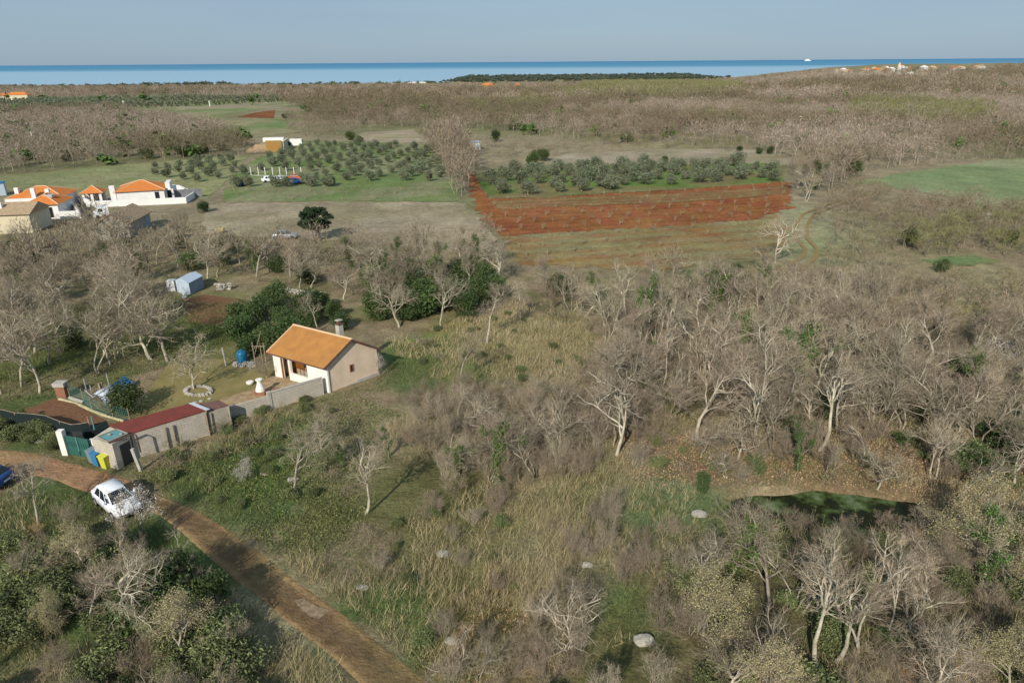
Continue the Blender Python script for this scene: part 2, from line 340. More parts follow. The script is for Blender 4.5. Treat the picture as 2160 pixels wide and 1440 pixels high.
def drape(name, pts, zo, m, colf, cell, label=None, pix=True, rough_edge=0):
    """sheet following the ground inside an outline"""
    P = [at(*p) for p in pts] if pix else [Vector((*p, 0)) for p in pts]
    out = []
    n = len(P); rg = random.Random(len(pts)*7+int(abs(P[0].x)*3))
    for a in range(n):
        A, B = P[a], P[(a+1) % n]; k = max(1, int((B-A).length/cell))
        for j in range(k):
            q = A.lerp(B, j/k); q = Vector((q.x+rg.uniform(-1, 1)*rough_edge, q.y+rg.uniform(-1, 1)*rough_edge)); out.append(q)
    xs = [q.x for q in out]; yy = [q.y for q in out]
    gx, gy = np.meshgrid(np.arange(min(xs), max(xs), cell), np.arange(min(yy), max(yy), cell)); gx = gx.ravel(); gy = gy.ravel()
    gx = gx+np.random.RandomState(3).uniform(-.2, .2, gx.shape)*cell
    k = inpoly(gx, gy, [(q.x, q.y) for q in out]); pts2 = out+[Vector((a, b)) for a, b in zip(gx[k], gy[k])]
    ne = len(out); V, E, Fc, _, _, _ = geometry.delaunay_2d_cdt(pts2, [(a, (a+1) % ne) for a in range(ne)], [], 1, 1e-4)
    vx = np.array([v.x for v in V]); vy = np.array([v.y for v in V])
    me = mesh(name, np.stack([vx, vy, T(vx, vy)+(fbm(vx, vy, 2.2, 30, 3)-.5)*.22*sst(120, 60, vy)+zo], 1), np.array(Fc), [m], smooth=True)
    # faces up
    if me.polygons and me.polygons[0].normal.z < 0: me.flip_normals()
    if colf is not None: vcol(me, colf(vx, vy))
    o = obj(name, me); tag(o, label, kind='structure'); return o
def two(c1, c2, sc, seed=0, lo=.4, hi=.6):
    def f(x, y):
        n = sst(lo, hi, fbm(x, y, sc, seed))[:, None]; return np.array(c1)*(1-n)+np.array(c2)*n
    return f
def rows(c1, c2, dirpx, wid, mixn=.4, seed=0):
    A, B = at(*dirpx[0]), at(*dirpx[1]); d = (B-A); d.z = 0; d.normalize()
    def f(x, y):
        s = (-(x-A.x)*d.y+(y-A.y)*d.x)/wid
        n = .5+.5*np.sin(s*2*math.pi); n = np.clip(n*(1-mixn)+mixn*2*(fbm(x, y, 8, seed)-.25), 0, 1)[:, None]
        return np.array(c1)*(1-n)+np.array(c2)*n
    return f
RED1 = (.27, .10, .042); RED2 = (.20, .078, .035)
drape('green_field', [(1790, 384), (1850, 376), (1900, 366), (2000, 352), (2100, 337), (2160, 334), (2420, 322), (2420, 470), (2160, 441), (2060, 432), (1990, 413), (1900, 400)], .05, M['field'], two((.25, .265, .15), (.19, .24, .115), 22, 2), 3, 'pale green crop field beyond the scrub on the right', rough_edge=.6)
drape('red_soil_field', [(980, 362), (1002, 362), (1015, 390), (1030, 419), (1150, 417), (1400, 402), (1640, 383), (1664, 385), (1668, 438), (1600, 462), (1400, 478), (1200, 490), (1060, 500), (1020, 462), (1000, 425), (990, 395)], .05, M['redsoil'], rows((.25, .084, .033), (.34, .14, .058), ((1060, 450), (1660, 415)), 2.6, .55, 3), .9, 'ploughed red soil field planted with saplings', rough_edge=.9)
drape('stubble_field', [(1060, 500), (1200, 490), (1400, 478), (1600, 462), (1650, 452), (1670, 510), (1600, 540), (1400, 570), (1100, 560)], .05, M['field'], rows((.24, .225, .115), (.24, .125, .05), ((1070, 500), (1600, 464)), 4.2, .55, 3), 1.0, 'grassy planted strip with streaks of orange soil', rough_edge=1.0)
drape('tilled_band', [(1040, 424), (1300, 413), (1660, 392), (1664, 408), (1400, 430), (1050, 442)], .09, M['field'], rows((.21, .09, .038), (.24, .17, .08), ((1040, 424), (1660, 392)), 3.0, .4, 8), 1.0, 'band of reddish soil streaked with dry grass rows', rough_edge=.7)
drape('olive_ground', [(1000, 372), (1060, 356), (1300, 348), (1640, 345), (1655, 383), (1400, 402), (1150, 417), (1030, 419)], .07, M['field'], two((.13, .19, .05), (.20, .17, .08), 9, 5), 2, 'bright green turf under the dense olive plot', rough_edge=.5)
drape('grove_turf', [(470, 425), (480, 380), (540, 335), (620, 298), (780, 300), (900, 305), (950, 350), (968, 425)], .05, M['field'], two((.22, .225, .12), (.15, .20, .07), 9, 6), 2.5, 'green turf under the left olive grove', rough_edge=.6)
drape('vineyard_turf', [(-150, 412), (-150, 380), (0, 374), (150, 357), (300, 345), (530, 325), (480, 378), (440, 420), (250, 412), (0, 402)], .05, M['field'], rows((.19, .22, .09), (.27, .25, .14), ((0, 392), (500, 352)), 5, .35, 5), 2, 'green planted field with faint rows behind the villas', rough_edge=.6)
drape('dry_meadow', [(430, 432), (700, 425), (975, 428), (1010, 460), (1050, 505), (1000, 530), (700, 510), (430, 495)], .05, M['field'], two((.33, .275, .195), (.27, .225, .145), 10, 7), 2, 'flat pale meadow of dry grass before the grove', rough_edge=.7)
drape('pale_meadow', [(1190, 325), (1400, 315), (1640, 318), (1690, 345), (1640, 350), (1300, 347), (1120, 352)], .05, M['field'], two((.32, .27, .20), (.27, .235, .15), 12, 8), 3, 'bare beige meadow behind the dense olive plot', rough_edge=.8)
drape('upper_meadow', [(770, 280), (870, 272), (905, 300), (840, 303), (700, 298)], .05, M['field'], two((.33, .27, .2), (.28, .24, .15), 12, 9), 3, 'beige meadow clearing at the edge of the wood', rough_edge=1)
drape('distant_meadow', [(-200, 252), (-200, 216), (300, 212), (640, 206), (690, 210), (640, 222), (420, 252), (200, 248)], .06, M['field'], two((.17, .205, .085), (.27, .235, .15), 30, 10), 6, 'long green and fawn meadow on the far left')
drape('hedged_field', [(405, 262), (560, 249), (650, 250), (650, 276), (530, 291), (430, 282)], .06, M['field'], two((.17, .22, .085), (.25, .23, .13), 18, 11), 4, 'green field beside the construction site')
drape('red_patch', [(497, 248), (540, 238), (580, 233), (578, 250)], .1, M['redsoil'], two(RED1, RED2, 9, 4), 4, 'small patch of ploughed red soil in the far meadow')
drape('far_green_field', [(2090, 206), (2150, 200), (2300, 196), (2300, 226), (2130, 220)], .06, M['field'], two((.14, .2, .07), (.16, .2, .08), 20, 11), 5, 'small distant green field at the right edge')
drape('grass_strip', [(1940, 548), (2060, 539), (2115, 553), (2000, 562)], .05, M['field'], two((.16, .21, .09), (.2, .2, .09), 5, 12), 1.5, 'strip of short green grass in the dry scrub', rough_edge=.6)
drape('garden_bed', [(5, 880), (60, 862), (115, 842), (150, 848), (235, 895), (262, 888), (262, 915), (235, 925), (110, 905)], .05, M['soil'], None, .5, 'dark brown tilled garden bed beside the gate', rough_edge=.06)
drape('back_garden_bed', [(385, 632), (430, 622), (515, 632), (540, 655), (520, 690), (400, 680)], .05, M['soil'], None, .6, 'tilled brown bed in front of the blue shed', rough_edge=.2)
drape('yard', [(270, 905), (330, 800), (360, 770), (480, 755), (570, 780), (690, 815), (640, 850), (440, 888), (300, 925)], .05, M['yard'], None, .6, 'mossy ochre yard of the orange roofed house', rough_edge=.2)
drape('paved_path', [(430, 872), (470, 842), (540, 820), (570, 795), (620, 800), (690, 822), (640, 850), (560, 862), (440, 886)], .09, M['paving'], None, .5, 'ochre stone paving in front of the house', rough_edge=.08)
# dirt ruts
def ribbon(name, pts, wid, zo, m, label, off=0, pix=True, step=.8):
    P = [at(*p) for p in pts] if pix else [Vector((*p, 0)) for p in pts]; C = []
    for a in range(len(P)-1):
        k = max(1, int((P[a+1]-P[a]).length/step)); C += [P[a].lerp(P[a+1], j/k) for j in range(k)]
    C.append(P[-1])
    for _ in range(6): C = [C[0]]+[(C[j-1]+C[j]*2+C[j+1])/4 for j in range(1, len(C)-1)]+[C[-1]]
    V = []; n = len(C)
    for j, c in enumerate(C):
        d = (C[min(j+1, n-1)]-C[max(j-1, 0)]); d.z = 0; d.normalize(); s = Vector((-d.y, d.x, 0))
        w = wid*(.8+.4*random.Random(j//3).random())
        for t in (-.5, 0, .5):
            q = c+s*(off+t*w); V.append((q.x, q.y, float(T(q.x, q.y))+zo))
    return V, np.array([(3*j+t, 3*j+t+1, 3*j+t+4, 3*j+t+3) for j in range(n-1) for t in (0, 1)])
V1, Q1 = ribbon('r', [(1800, 418), (1745, 438), (1705, 452), (1690, 478), (1690, 505), (1712, 525), (1708, 545), (1680, 560), (1650, 580)], .6, .12, None, None, -.85)
V2, Q2 = ribbon('r', [(1800, 418), (1745, 438), (1705, 452), (1690, 478), (1690, 505), (1712, 525), (1708, 545), (1680, 560), (1650, 580)], .6, .12, None, None, .85)
M['rut'] = mat('rut_soil', (.26, .17, .07), c2=(.2, .15, .07), scale=.8)
me = mesh('dirt_track', np.array(V1+V2), np.concatenate([Q1, Q2+len(V1)]), [M['rut']]); tag(obj('dirt_track', me), 'pair of curved brown wheel ruts through the meadow', kind='structure')
# road
up = [(-260, 930), (-100, 940), (0, 946), (60, 951), (130, 968), (220, 992), (290, 1015), (340, 1045), (413, 1073), (493, 1120), (580, 1185), (650, 1238), (720, 1288), (805, 1355), (895, 1425), (1010, 1510), (1160, 1640)]
lo = [(-260, 985), (-100, 992), (0, 1000), (60, 1003), (110, 1012), (170, 1035), (250, 1060), (330, 1085), (370, 1115), (420, 1160), (490, 1222), (560, 1278), (630, 1335), (700, 1390), (780, 1470), (860, 1560), (980, 1720)]
def resam(p, n):
    P = [at(*q) for q in p]; s = [0]
    for a in range(len(P)-1): s.append(s[-1]+(P[a+1]-P[a]).length)
    t = np.linspace(0, s[-1], n); X = np.interp(t, s, [q.x for q in P]); Y = np.interp(t, s, [q.y for q in P])
    for _ in range(4): X[1:-1] = (X[:-2]+2*X[1:-1]+X[2:])/4; Y[1:-1] = (Y[:-2]+2*Y[1:-1]+Y[2:])/4
    return X, Y
n = 170; ux, uy = resam(up, n); lx, ly = resam(lo, n); K = 13; t = np.linspace(0, 1, K)
rx = (ux[:, None]*(1-t)+lx[:, None]*t).ravel(); ry = (uy[:, None]*(1-t)+ly[:, None]*t).ravel(); tt = np.tile(t, n)
def zg(x, y): return T(x, y)+(fbm(x, y, 2.2, 30, 3)-.5)*.22*sst(120, 60, y)
i = (np.arange(n-1)[:, None]*K+np.arange(K-1)[None, :]).ravel(); Q = np.stack([i, i+K, i+K+1, i+1], 1)
me = mesh('road', np.stack([rx, ry, zg(rx, ry)+.05-.12*(np.abs(tt-.5) > .49)], 1), Q, [M['field']], smooth=True)
ac = tt+(fbm(rx, ry, 3, 40)-.5)*.25
edge = np.maximum(sst(.30, .08, ac), sst(.72, .95, ac))[:, None]; strip = (sst(.10, 0, np.abs(ac-.45))*sst(-26, -10, rx))[:, None]
C = np.array((.185, .12, .065))*(1-edge)+np.array((.33, .215, .11))*edge; C = C*(1-.2*strip)+np.array((.12, .105, .09))*.2*strip
lft = sst(-24, -29, rx)[:, None]; C = C*(1-lft)+np.array((.33, .21, .11))*lft
vcol(me, C); tag(obj('road', me), 'narrow worn asphalt lane with ochre dirt edges', kind='structure')
drape('road_patch', [(618, 1268), (640, 1262), (665, 1278), (697, 1290), (675, 1306), (655, 1300), (640, 1288)], .075, mat('patch', (.15, .115, .075), c2=(.30, .22, .14), scale=5), None, .25, 'pale repaired patch in the lane surface', rough_edge=.05)
# shaded mossy hollow: dark sheet with the shade put into its colour
M['dell'] = bpy.data.materials.new('pond_water'); M['dell'].use_nodes = True; N = M['dell'].node_tree.nodes; L = M['dell'].node_tree.links; b = N['Principled BSDF']
tcn = N.new('ShaderNodeTexCoord'); no = N.new('ShaderNodeTexNoise'); no.inputs['Scale'].default_value = .5; no.inputs['Detail'].default_value = 8; no.inputs['Roughness'].default_value = .6; L.new(tcn.outputs['Object'], no.inputs[0])
sx = N.new('ShaderNodeSeparateXYZ'); L.new(tcn.outputs['Object'], sx.inputs[0]); mr = N.new('ShaderNodeMapRange'); mr.inputs['From Min'].default_value = 13; mr.inputs['From Max'].default_value = 17.5; mr.inputs['To Min'].default_value = .12; mr.inputs['To Max'].default_value = -.02
L.new(sx.outputs[0], mr.inputs[0]); ad = N.new('ShaderNodeMath'); L.new(mr.outputs[0], ad.inputs[0]); L.new(no.outputs[0], ad.inputs[1])
r = N.new('ShaderNodeValToRGB'); r.color_ramp.elements[0].position = .47; r.color_ramp.elements[0].color = (.012, .016, .006, 1); e = r.color_ramp.elements.new(.53); e.color = (.05, .075, .022, 1); r.color_ramp.elements[-1].position = .68; r.color_ramp.elements[-1].color = (.16, .21, .12, 1)
r2 = N.new('ShaderNodeMapRange'); r2.inputs['From Min'].default_value = .47; r2.inputs['From Max'].default_value = .53; b.inputs['Specular IOR Level'].default_value = .12; r2.inputs['To Min'].default_value = .25; r2.inputs['To Max'].default_value = .7
L.new(ad.outputs[0], r.inputs[0]); L.new(ad.outputs[0], r2.inputs[0]); L.new(r.outputs[0], b.inputs['Base Color']); L.new(r2.outputs[0], b.inputs['Roughness'])
m = MB(); m.poly([(PX+PRX*1.15*math.cos(a), PY+PRY*1.25*math.sin(a), PZ) for a in np.linspace(0, 2*math.pi, 49)[:-1]], [tuple(range(48))])
tag(m.build('dell', M['dell']), 'mossy green sheet with shade painted dark in a hollow of the scrub', kind='structure')
# sea
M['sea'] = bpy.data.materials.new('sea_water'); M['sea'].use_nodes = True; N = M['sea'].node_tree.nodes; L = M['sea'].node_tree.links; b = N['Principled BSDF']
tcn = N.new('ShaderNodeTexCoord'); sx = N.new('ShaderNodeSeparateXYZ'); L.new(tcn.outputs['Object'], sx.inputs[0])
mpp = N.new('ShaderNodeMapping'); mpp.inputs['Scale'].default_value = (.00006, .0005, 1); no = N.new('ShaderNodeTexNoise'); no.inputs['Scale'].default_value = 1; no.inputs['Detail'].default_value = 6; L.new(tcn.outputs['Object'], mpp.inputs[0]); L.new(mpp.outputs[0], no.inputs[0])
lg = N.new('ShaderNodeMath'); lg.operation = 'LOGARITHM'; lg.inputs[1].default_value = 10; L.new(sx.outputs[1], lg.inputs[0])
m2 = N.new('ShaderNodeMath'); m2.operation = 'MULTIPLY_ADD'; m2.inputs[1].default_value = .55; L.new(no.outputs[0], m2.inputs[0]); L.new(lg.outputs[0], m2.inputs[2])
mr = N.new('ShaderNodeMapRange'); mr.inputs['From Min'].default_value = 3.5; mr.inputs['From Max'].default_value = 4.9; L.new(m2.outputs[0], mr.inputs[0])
r = N.new('ShaderNodeValToRGB'); r.color_ramp.elements[0].position = .0; r.color_ramp.elements[0].color = (.29, .43, .54, 1)  # inshore sky reflection put into the colour; farther bands are wind and current
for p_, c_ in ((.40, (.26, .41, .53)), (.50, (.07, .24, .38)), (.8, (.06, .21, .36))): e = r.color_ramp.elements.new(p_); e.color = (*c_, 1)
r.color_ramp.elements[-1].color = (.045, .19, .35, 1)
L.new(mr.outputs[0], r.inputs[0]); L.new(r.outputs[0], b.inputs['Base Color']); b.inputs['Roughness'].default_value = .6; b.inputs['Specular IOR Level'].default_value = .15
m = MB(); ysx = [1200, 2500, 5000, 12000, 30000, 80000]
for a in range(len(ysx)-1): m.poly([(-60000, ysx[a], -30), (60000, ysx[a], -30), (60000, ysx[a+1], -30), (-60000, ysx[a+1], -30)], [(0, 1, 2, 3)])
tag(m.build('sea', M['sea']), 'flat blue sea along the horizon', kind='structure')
# ------------------------------------------------------------------ plant geometry (all quads)
def tubes(S, ns, close=True):
    S = np.array(S, float).reshape(-1, 8); P0 = S[:, :3]; P1 = S[:, 3:6]; R0, R1_ = S[:, 6], S[:, 7]
    d = P1-P0; d /= np.maximum(np.linalg.norm(d, axis=1), 1e-6)[:, None]
    ref = np.where(np.abs(d[:, 2:3]) < .9, np.array([[0, 0, 1.]]), np.array([[1., 0, 0]]))
    e = np.cross(d, ref); e /= np.linalg.norm(e, axis=1)[:, None]; g_ = np.cross(d, e); V = []
    for Pp, R_ in ((P0, R0), (P1, R1_)):
        for k in range(ns):
            t = 2*math.pi*k/ns; V.append(Pp+(e*math.cos(t)+g_*math.sin(t))*R_[:, None])
    V = np.stack(V, 1); n = len(S); base = np.arange(n)[:, None]*2*ns; Q = []
    for k in range(ns): Q.append(np.concatenate([base+k, base+(k+1) % ns, base+ns+(k+1) % ns, base+ns+k], 1))
    return V.reshape(-1, 3), np.stack(Q, 1).reshape(-1, 4)
def quads(C, size, rg, asp=.5, updir=0):
    """leaf quads at the points C"""
    n = len(C); a = rg.normal(size=(n, 3)); a[:, 2] += updir; a /= np.linalg.norm(a, axis=1)[:, None]; b = rg.normal(size=(n, 3)); b = np.cross(a, b); b /= np.linalg.norm(b, axis=1)[:, None]
    s = (size*rg.uniform(.6, 1.4, n))[:, None]; a = a*s; b = b*s*asp
    V = np.stack([C-a, C+b*.9, C+a, C-b*.9], 1).reshape(-1, 3); return V, np.arange(n*4).reshape(-1, 4)
def join(parts):
    V = []; Q = []; k = 0
    for v, q in parts: V.append(v); Q.append(q+k); k += len(v)
    return np.concatenate(V), np.concatenate(Q)
def grow(seed, H=6., n=(7, 6, 6, 6), tf=.30, stems=1, wig=.26, ang=(30, 62), lr=(.66, .42, .24, .125, .07), rr=(.105, .050, .026, .0105, .0056), tilt=.05, up=.10, fan=0):
    rg = random.Random(seed); S = [[], [], [], [], []]; tips = []
    def rv(): return Vector((rg.gauss(0, 1), rg.gauss(0, 1), rg.gauss(0, 1)))
    def br(p, d, L, r, lev):
        k = (6, 5, 3, 2, 1)[lev]; pts = [p]; ds = [d]
        for s in range(k):
            d = (d+rv()*wig*(.7 if lev == 0 else 1)+Vector((0, 0, up*(1 if lev < 3 else .4)))).normalized()
            q = p+d*L/k; r0 = r*(1-.7*s/k); r1 = r*(1-.7*(s+1)/k); S[lev].append((*p, *q, r0, r1)); p = q; pts.append(p); ds.append(d)
        if lev == 4 or lev >= len(n): tips.append(p); return
        for c in range(n[lev]):
            t0 = tf if lev == 0 else .22
            f = t0+(1-t0)*((c+rg.random())/n[lev]); f = min(f, .999)*k; j = int(f); b = pts[j].lerp(pts[j+1], f-j)
            dd = ds[j+1]; ax = dd.cross(rv()).normalized(); an = rad(rg.uniform(*ang)); nd = (Matrix.Rotation(an, 3, ax)@dd)
            if lev <= 1 and nd.z < -.05: nd.z *= -.5
            fr = f/k; LL = H*lr[lev+1]*rg.uniform(.7, 1.15)*(1-.35*fr if lev == 0 else 1-.3*fr)
            br(b, nd.normalized(), LL, min(H/6*rr[lev+1]*rg.uniform(.8, 1.2), r*.8), lev+1)
    for s in range(stems):
        a = rg.uniform(0, 6.28); o = Vector((math.cos(a), math.sin(a), 0))*((.12 if stems > 2 else .045)*math.sqrt(stems) if stems > 1 else 0)
        d = Vector((math.cos(a)*(tilt+fan*rg.random()), math.sin(a)*(tilt+fan*rg.random()), 1)).normalized()
        br(o-Vector((0, 0, .15)), d, H*lr[0]*rg.uniform(.75, 1.15), H/6*rr[0]*(1 if stems == 1 else .6), 0)
    return S, np.array([tuple(t) for t in tips])
def plant(seed, **kw):
    leaf = kw.pop('leaf', None); S, tips = grow(seed, **kw); nlev = len(kw.get('n', (1,)*4))
    trunk = join([tubes(S[l], (6, 4, 3)[l]) for l in range(3) if S[l]])
    crown = join([tubes(S[l], 3) for l in range(3, 5) if S[l]])
    lf = None
    if leaf == 'ivy':
        rg = np.random.RandomState(seed); Sg = np.array(S[0]+[a for a in S[1] if rg.rand() < .35]); k = rg.randint(0, len(Sg), 3600); t = rg.rand(3600, 1); c = Sg[k, :3]*(1-t)+Sg[k, 3:6]*t; lf = quads(c+rg.normal(0, .17, (3600, 3)), .06, rg, .7)
    elif leaf:
        rg = np.random.RandomState(seed); k = rg.randint(0, len(tips), leaf[0]); lf = quads(tips[k]+rg.normal(0, leaf[2], (leaf[0], 3)), leaf[1], rg, leaf[3] if len(leaf) > 3 else .7)
    H = max(trunk[0][:, 2].max(), crown[0][:, 2].max())
    return dict(trunk=trunk, crown=crown, leaf=lf, H=float(H))
def leafball(seed, n, R, zc, size, lumps=9, asp=.45, stem=None, flat=1.0, core=.55):
    """rounded evergreen crown made of leaf sprays on uneven lumps"""
    rg = np.random.RandomState(seed); c = rg.normal(size=(lumps, 3)); c /= np.linalg.norm(c, axis=1)[:, None]; c *= rg.uniform(.25, .62, (lumps, 1)); lr = rg.uniform(.32, .62, lumps)
    k = rg.randint(0, lumps, n); d = rg.normal(size=(n, 3)); d /= np.linalg.norm(d, axis=1)[:, None]
    p = c[k]+d*(lr[k]*rg.uniform(core, 1.05, n))[:, None]; p[:, 2] *= flat; p = p*np.array(R)+np.array((0, 0, zc))
    p[:, 2] = np.abs(p[:, 2]-.05)+.05
    return quads(p, size, rg, asp)
def farplant(seed, nt=110, H=6, R=2.4, sz=.5, w=.055, trunkw=.09, low=.3, limbs=5):
    """a bare tree for the distance: trunk, a few limbs and a crown of twig sprays"""
    rg = np.random.RandomState(seed); tr = [(0, 0, -.3, rg.normal(0, .2), rg.normal(0, .2), H*.5, trunkw, trunkw*.6)]
    for a in range(limbs):
        t = rg.uniform(0, 6.28); z0 = H*rg.uniform(.22, .5); tr.append((0, 0, z0, math.cos(t)*R*.6, math.sin(t)*R*.6, H*rg.uniform(.6, .95), trunkw*.6, trunkw*.2))
    d = rg.normal(size=(nt, 3)); d[:, 2] = np.abs(d[:, 2])*.9-.25; d /= np.linalg.norm(d, axis=1)[:, None]; rr_ = rg.uniform(.35, 1, nt)**.6
    lum = 1+.25*np.sin(d[:, 0]*5+seed)*np.cos(d[:, 1]*4+seed*2)
    c = d*(rr_*lum)[:, None]*np.array((R, R, H*(1-low)*.62)); c[:, 2] += H*(low+(1-low)*.38)
    dr = d*.8+rg.normal(0, .5, (nt, 3)); dr[:, 2] += .4; dr /= np.linalg.norm(dr, axis=1)[:, None]; L_ = (sz*rg.uniform(.6, 1.3, nt))[:, None]
    s = np.cross(dr, rg.normal(size=(nt, 3))); s /= np.linalg.norm(s, axis=1)[:, None]; s *= w
    V = np.stack([c-dr*L_, c+s, c+dr*L_, c-s], 1).reshape(-1, 3)
    return dict(trunk=tubes(tr, 3), crown=(V, np.arange(nt*4).reshape(-1, 4)), leaf=None, H=float(H))
def merged(name, items, mats, label, cat):
    """many far plants that read as one mass, as one mesh; items: (proto, x, y, z, s, sz, rz)"""
    V = []; Q = []; I = []; k = 0
    for p, x, y, z, s, sz, rz in items:
        c_, s_ = math.cos(rz), math.sin(rz)
        for mi, part in enumerate(('trunk', 'crown', 'leaf')):
            if p.get(part) is None: continue
            v, q = p[part]; w = np.empty_like(v); w[:, 0] = (v[:, 0]*c_-v[:, 1]*s_)*s+x; w[:, 1] = (v[:, 0]*s_+v[:, 1]*c_)*s+y; w[:, 2] = v[:, 2]*sz+z
            V.append(w); Q.append(q+k); I.append(np.full(len(q), mi)); k += len(v)
    me = mesh(name, np.concatenate(V), np.concatenate(Q), mats, np.concatenate(I)); o = obj(name, me); tag(o, label, cat, kind='stuff'); return o
RS = np.random.RandomState(77); RN = random.Random(77)
def scatter(poly, sp, lim=None, seed=0, jit=.9, avoid=()):
    """ground places whose photo position lies in the outline"""
    W = [at(px, max(py, 160-.0074*px)) for px, py in poly]; xs = [q.x for q in W]; yy = [q.y for q in W]
    rg = np.random.RandomState(seed+3); gx, gy = np.meshgrid(np.arange(min(xs)-sp, max(xs)+sp, sp), np.arange(min(yy)-sp, max(yy)+sp, sp)); gx = gx.ravel(); gy = gy.ravel()
    gx = gx+rg.uniform(-.5, .5, gx.shape)*sp*jit; gy = gy+rg.uniform(-.5, .5, gy.shape)*sp*jit; z = T(gx, gy)
    px, py = proj(gx, gy, z); k = inpoly(px, py, poly)
    for a in avoid: k &= ~inpoly(px, py, a)
    return np.stack([gx[k], gy[k], z[k]], 1)
#PLANTS
# ------------------------------------------------------------------ buildings and yard
W = at
def wquad(m, pts, h): m.prism([tuple(p) for p in pts], h)
def strut(m, a, b, r, n=6): m.tube([tuple(a), tuple(b)], r, n)
# main house, near corner of the eaves under the pixel (683,775)
O = Vector((-16.32, 53.91, float(T(-16, 54)))); fa = Vector((-.8595, .512)); fb = Vector((.712, .703))
house = thing('house', O, 'small house with ochre gable roof and white open porch front', 'house')
def HM(): return MB(O, fa, fb)
LX, LY, ZE, ZR = 7.19, 5.9, 2.55, 4.4
m = HM(); w = .22; i0, i1, j0, j1 = .18, LX-.3, .3, LY-.3
# front wall with porch opening (door bay + half wall bay), seen from the lower left
m.box(i0, 2.55, j0, j0+w, -.4, ZE-.02); m.box(2.55, 4.75, j0, j0+w, -.4, .85); m.box(2.55, 5.85, j0, j0+w, 2.26, ZE-.02); m.box(4.75, 4.95, j0, j0+w, -.4, 2.26); m.box(5.85, i1, j0, j0+w, -.4, ZE-.02)
m.build('front_wall', M['white'], house)
m = HM(); zr = ZE+(ZR-ZE)*.9-.06
for x0, x1 in ((i0+.003, i0+w),):
    pass
def gable(m, x0, x1):
    zc = ZE+.02; yc = LY/2; pr = [(j0+w, -.5), (j1, -.5), (j1, zc-.02), (yc, ZR-.2), (j0+w, zc+.12)]
    m.poly([(x0, y, z) for y, z in pr]+[(x1, y, z) for y, z in pr], [(4, 3, 2, 1, 0), (5, 6, 7, 8, 9)]+[(k, (k+1) % 5, (k+1) % 5+5, k+5) for k in range(5)])
gable(m, i0, i0+w); m.build('gable_wall', M['render'], house)
m = HM(); gable(m, i1-w, i1); m.box(i0+w, i1-w, j1-w, j1-.003, -.5, ZE-.03); m.box(2.4, 2.55, j0+w, j1-w, -.3, ZE-.06); m.build('rear_wall', M['render'], house)
m = HM(); m.box(i0-.12, i0-.002, j0-.02, j0+.12, -.4, 2.38); m.build('corner_pilaster', M['white'], house)
m = HM(); m.box(i0-.05, i0+.0, 3.2, j1+.03, -.6, .28); m.box(i0-.05, i0, 2.0, 3.2, -.6, .12); m.build('plinth', M['conc'], house)
m = HM(); m.box(i0+w, i1-w, j0+w, j1-w, -.3, .06); m.build('porch_floor', M['paving'], house)
m = HM(); m.box(2.56, i1-w, 2.3, 2.42, .06, ZE-.05); m.build('inner_wall', M['cream'], house)
m = HM(); m.box(4.98, 5.06, j0+.03, j0+1.5, .06, 2.05); m.box(5.82, 5.9, j0-.03, j0+.05, -.1, 2.14); m.build('porch_door', M['orange_wood'], house)
m = HM(); m.box(2.7, 4.5, 1.2, 1.9, .78, .86); [m.box(x, x+.08, 1.3, 1.8, .06, .78) for x in (2.8, 4.3)]; m.build('table', M['orange_wood'], house)
for x, y, c in ((3.0, 1.5, 'paint'), (3.5, 1.7, 'yellow'), (4.1, 1.4, 'brick')):
    m = HM(); m.lathe((x, y, .86), [(.10, 0), (.16, .1), (.15, .3), (.08, .38)], 10); m.build('pot', M[c], house)
m = HM(); [m.box(3.0+k*.45, 3.35+k*.45, j0+.3, j0+.34, .5, 1.35) for k in range(3)]; m.build('chair_back', M['wood'], house)
def slope(v, side=0): return ZE+(ZR-ZE)*(v/(LY/2) if side == 0 else (LY-v)/(LY/2))
f = HM(); th = .13
f.poly([(-.05, -.05, ZE), (LX, -.05, ZE), (LX, LY/2, ZR), (-.05, LY/2, ZR), (-.05, -.05, ZE-th), (LX, -.05, ZE-th), (LX, LY/2, ZR-th), (-.05, LY/2, ZR-th)], [(0, 3, 2, 1), (4, 5, 6, 7), (0, 1, 5, 4), (1, 2, 6, 5), (2, 3, 7, 6), (3, 0, 4, 7)])
f.poly([(-.05, LY/2+.002, ZR), (LX, LY/2+.002, ZR), (LX, LY+.05, ZE), (-.05, LY+.05, ZE), (-.05, LY/2+.002, ZR-th), (LX, LY/2+.002, ZR-th), (LX, LY+.05, ZE-th), (-.05, LY+.05, ZE-th)], [(0, 3, 2, 1), (4, 5, 6, 7), (0, 1, 5, 4), (1, 2, 6, 5), (2, 3, 7, 6), (3, 0, 4, 7)])
roof = f.build('roof', M['roof'], house)
m = HM(); m.tube([(-.08, LY/2, ZR+.02), (LX+.03, LY/2, ZR+.02)], .09, 8); m.tube([(LX, -.03, ZE+.01), (LX, LY/2, ZR+.02)], .05, 6); m.build('ridge_cap', M['roof_trim'], roof)
for q in (((-.12, -.1), (0, LY/2)), ((-.12, LY+.1), (0, LY/2))):
    pass
m = HM()
for a, b in (((-.05, -.07, ZE), (-.05, LY/2, ZR)), ((-.05, LY/2, ZR), (-.05, LY+.07, ZE))):
    m.poly([(a[0]-.06, a[1], a[2]+.02), (a[0]-.003, a[1], a[2]+.02), (b[0]-.003, b[1], b[2]+.02), (b[0]-.06, b[1], b[2]+.02), (a[0]-.06, a[1], a[2]-.17), (a[0]-.003, a[1], a[2]-.17), (b[0]-.003, b[1], b[2]-.17), (b[0]-.06, b[1], b[2]-.17)], [(0, 1, 2, 3), (7, 6, 5, 4), (0, 4, 5, 1), (2, 6, 7, 3), (1, 5, 6, 2), (0, 3, 7, 4)])
m.build('verge_board', M['fascia'], roof)
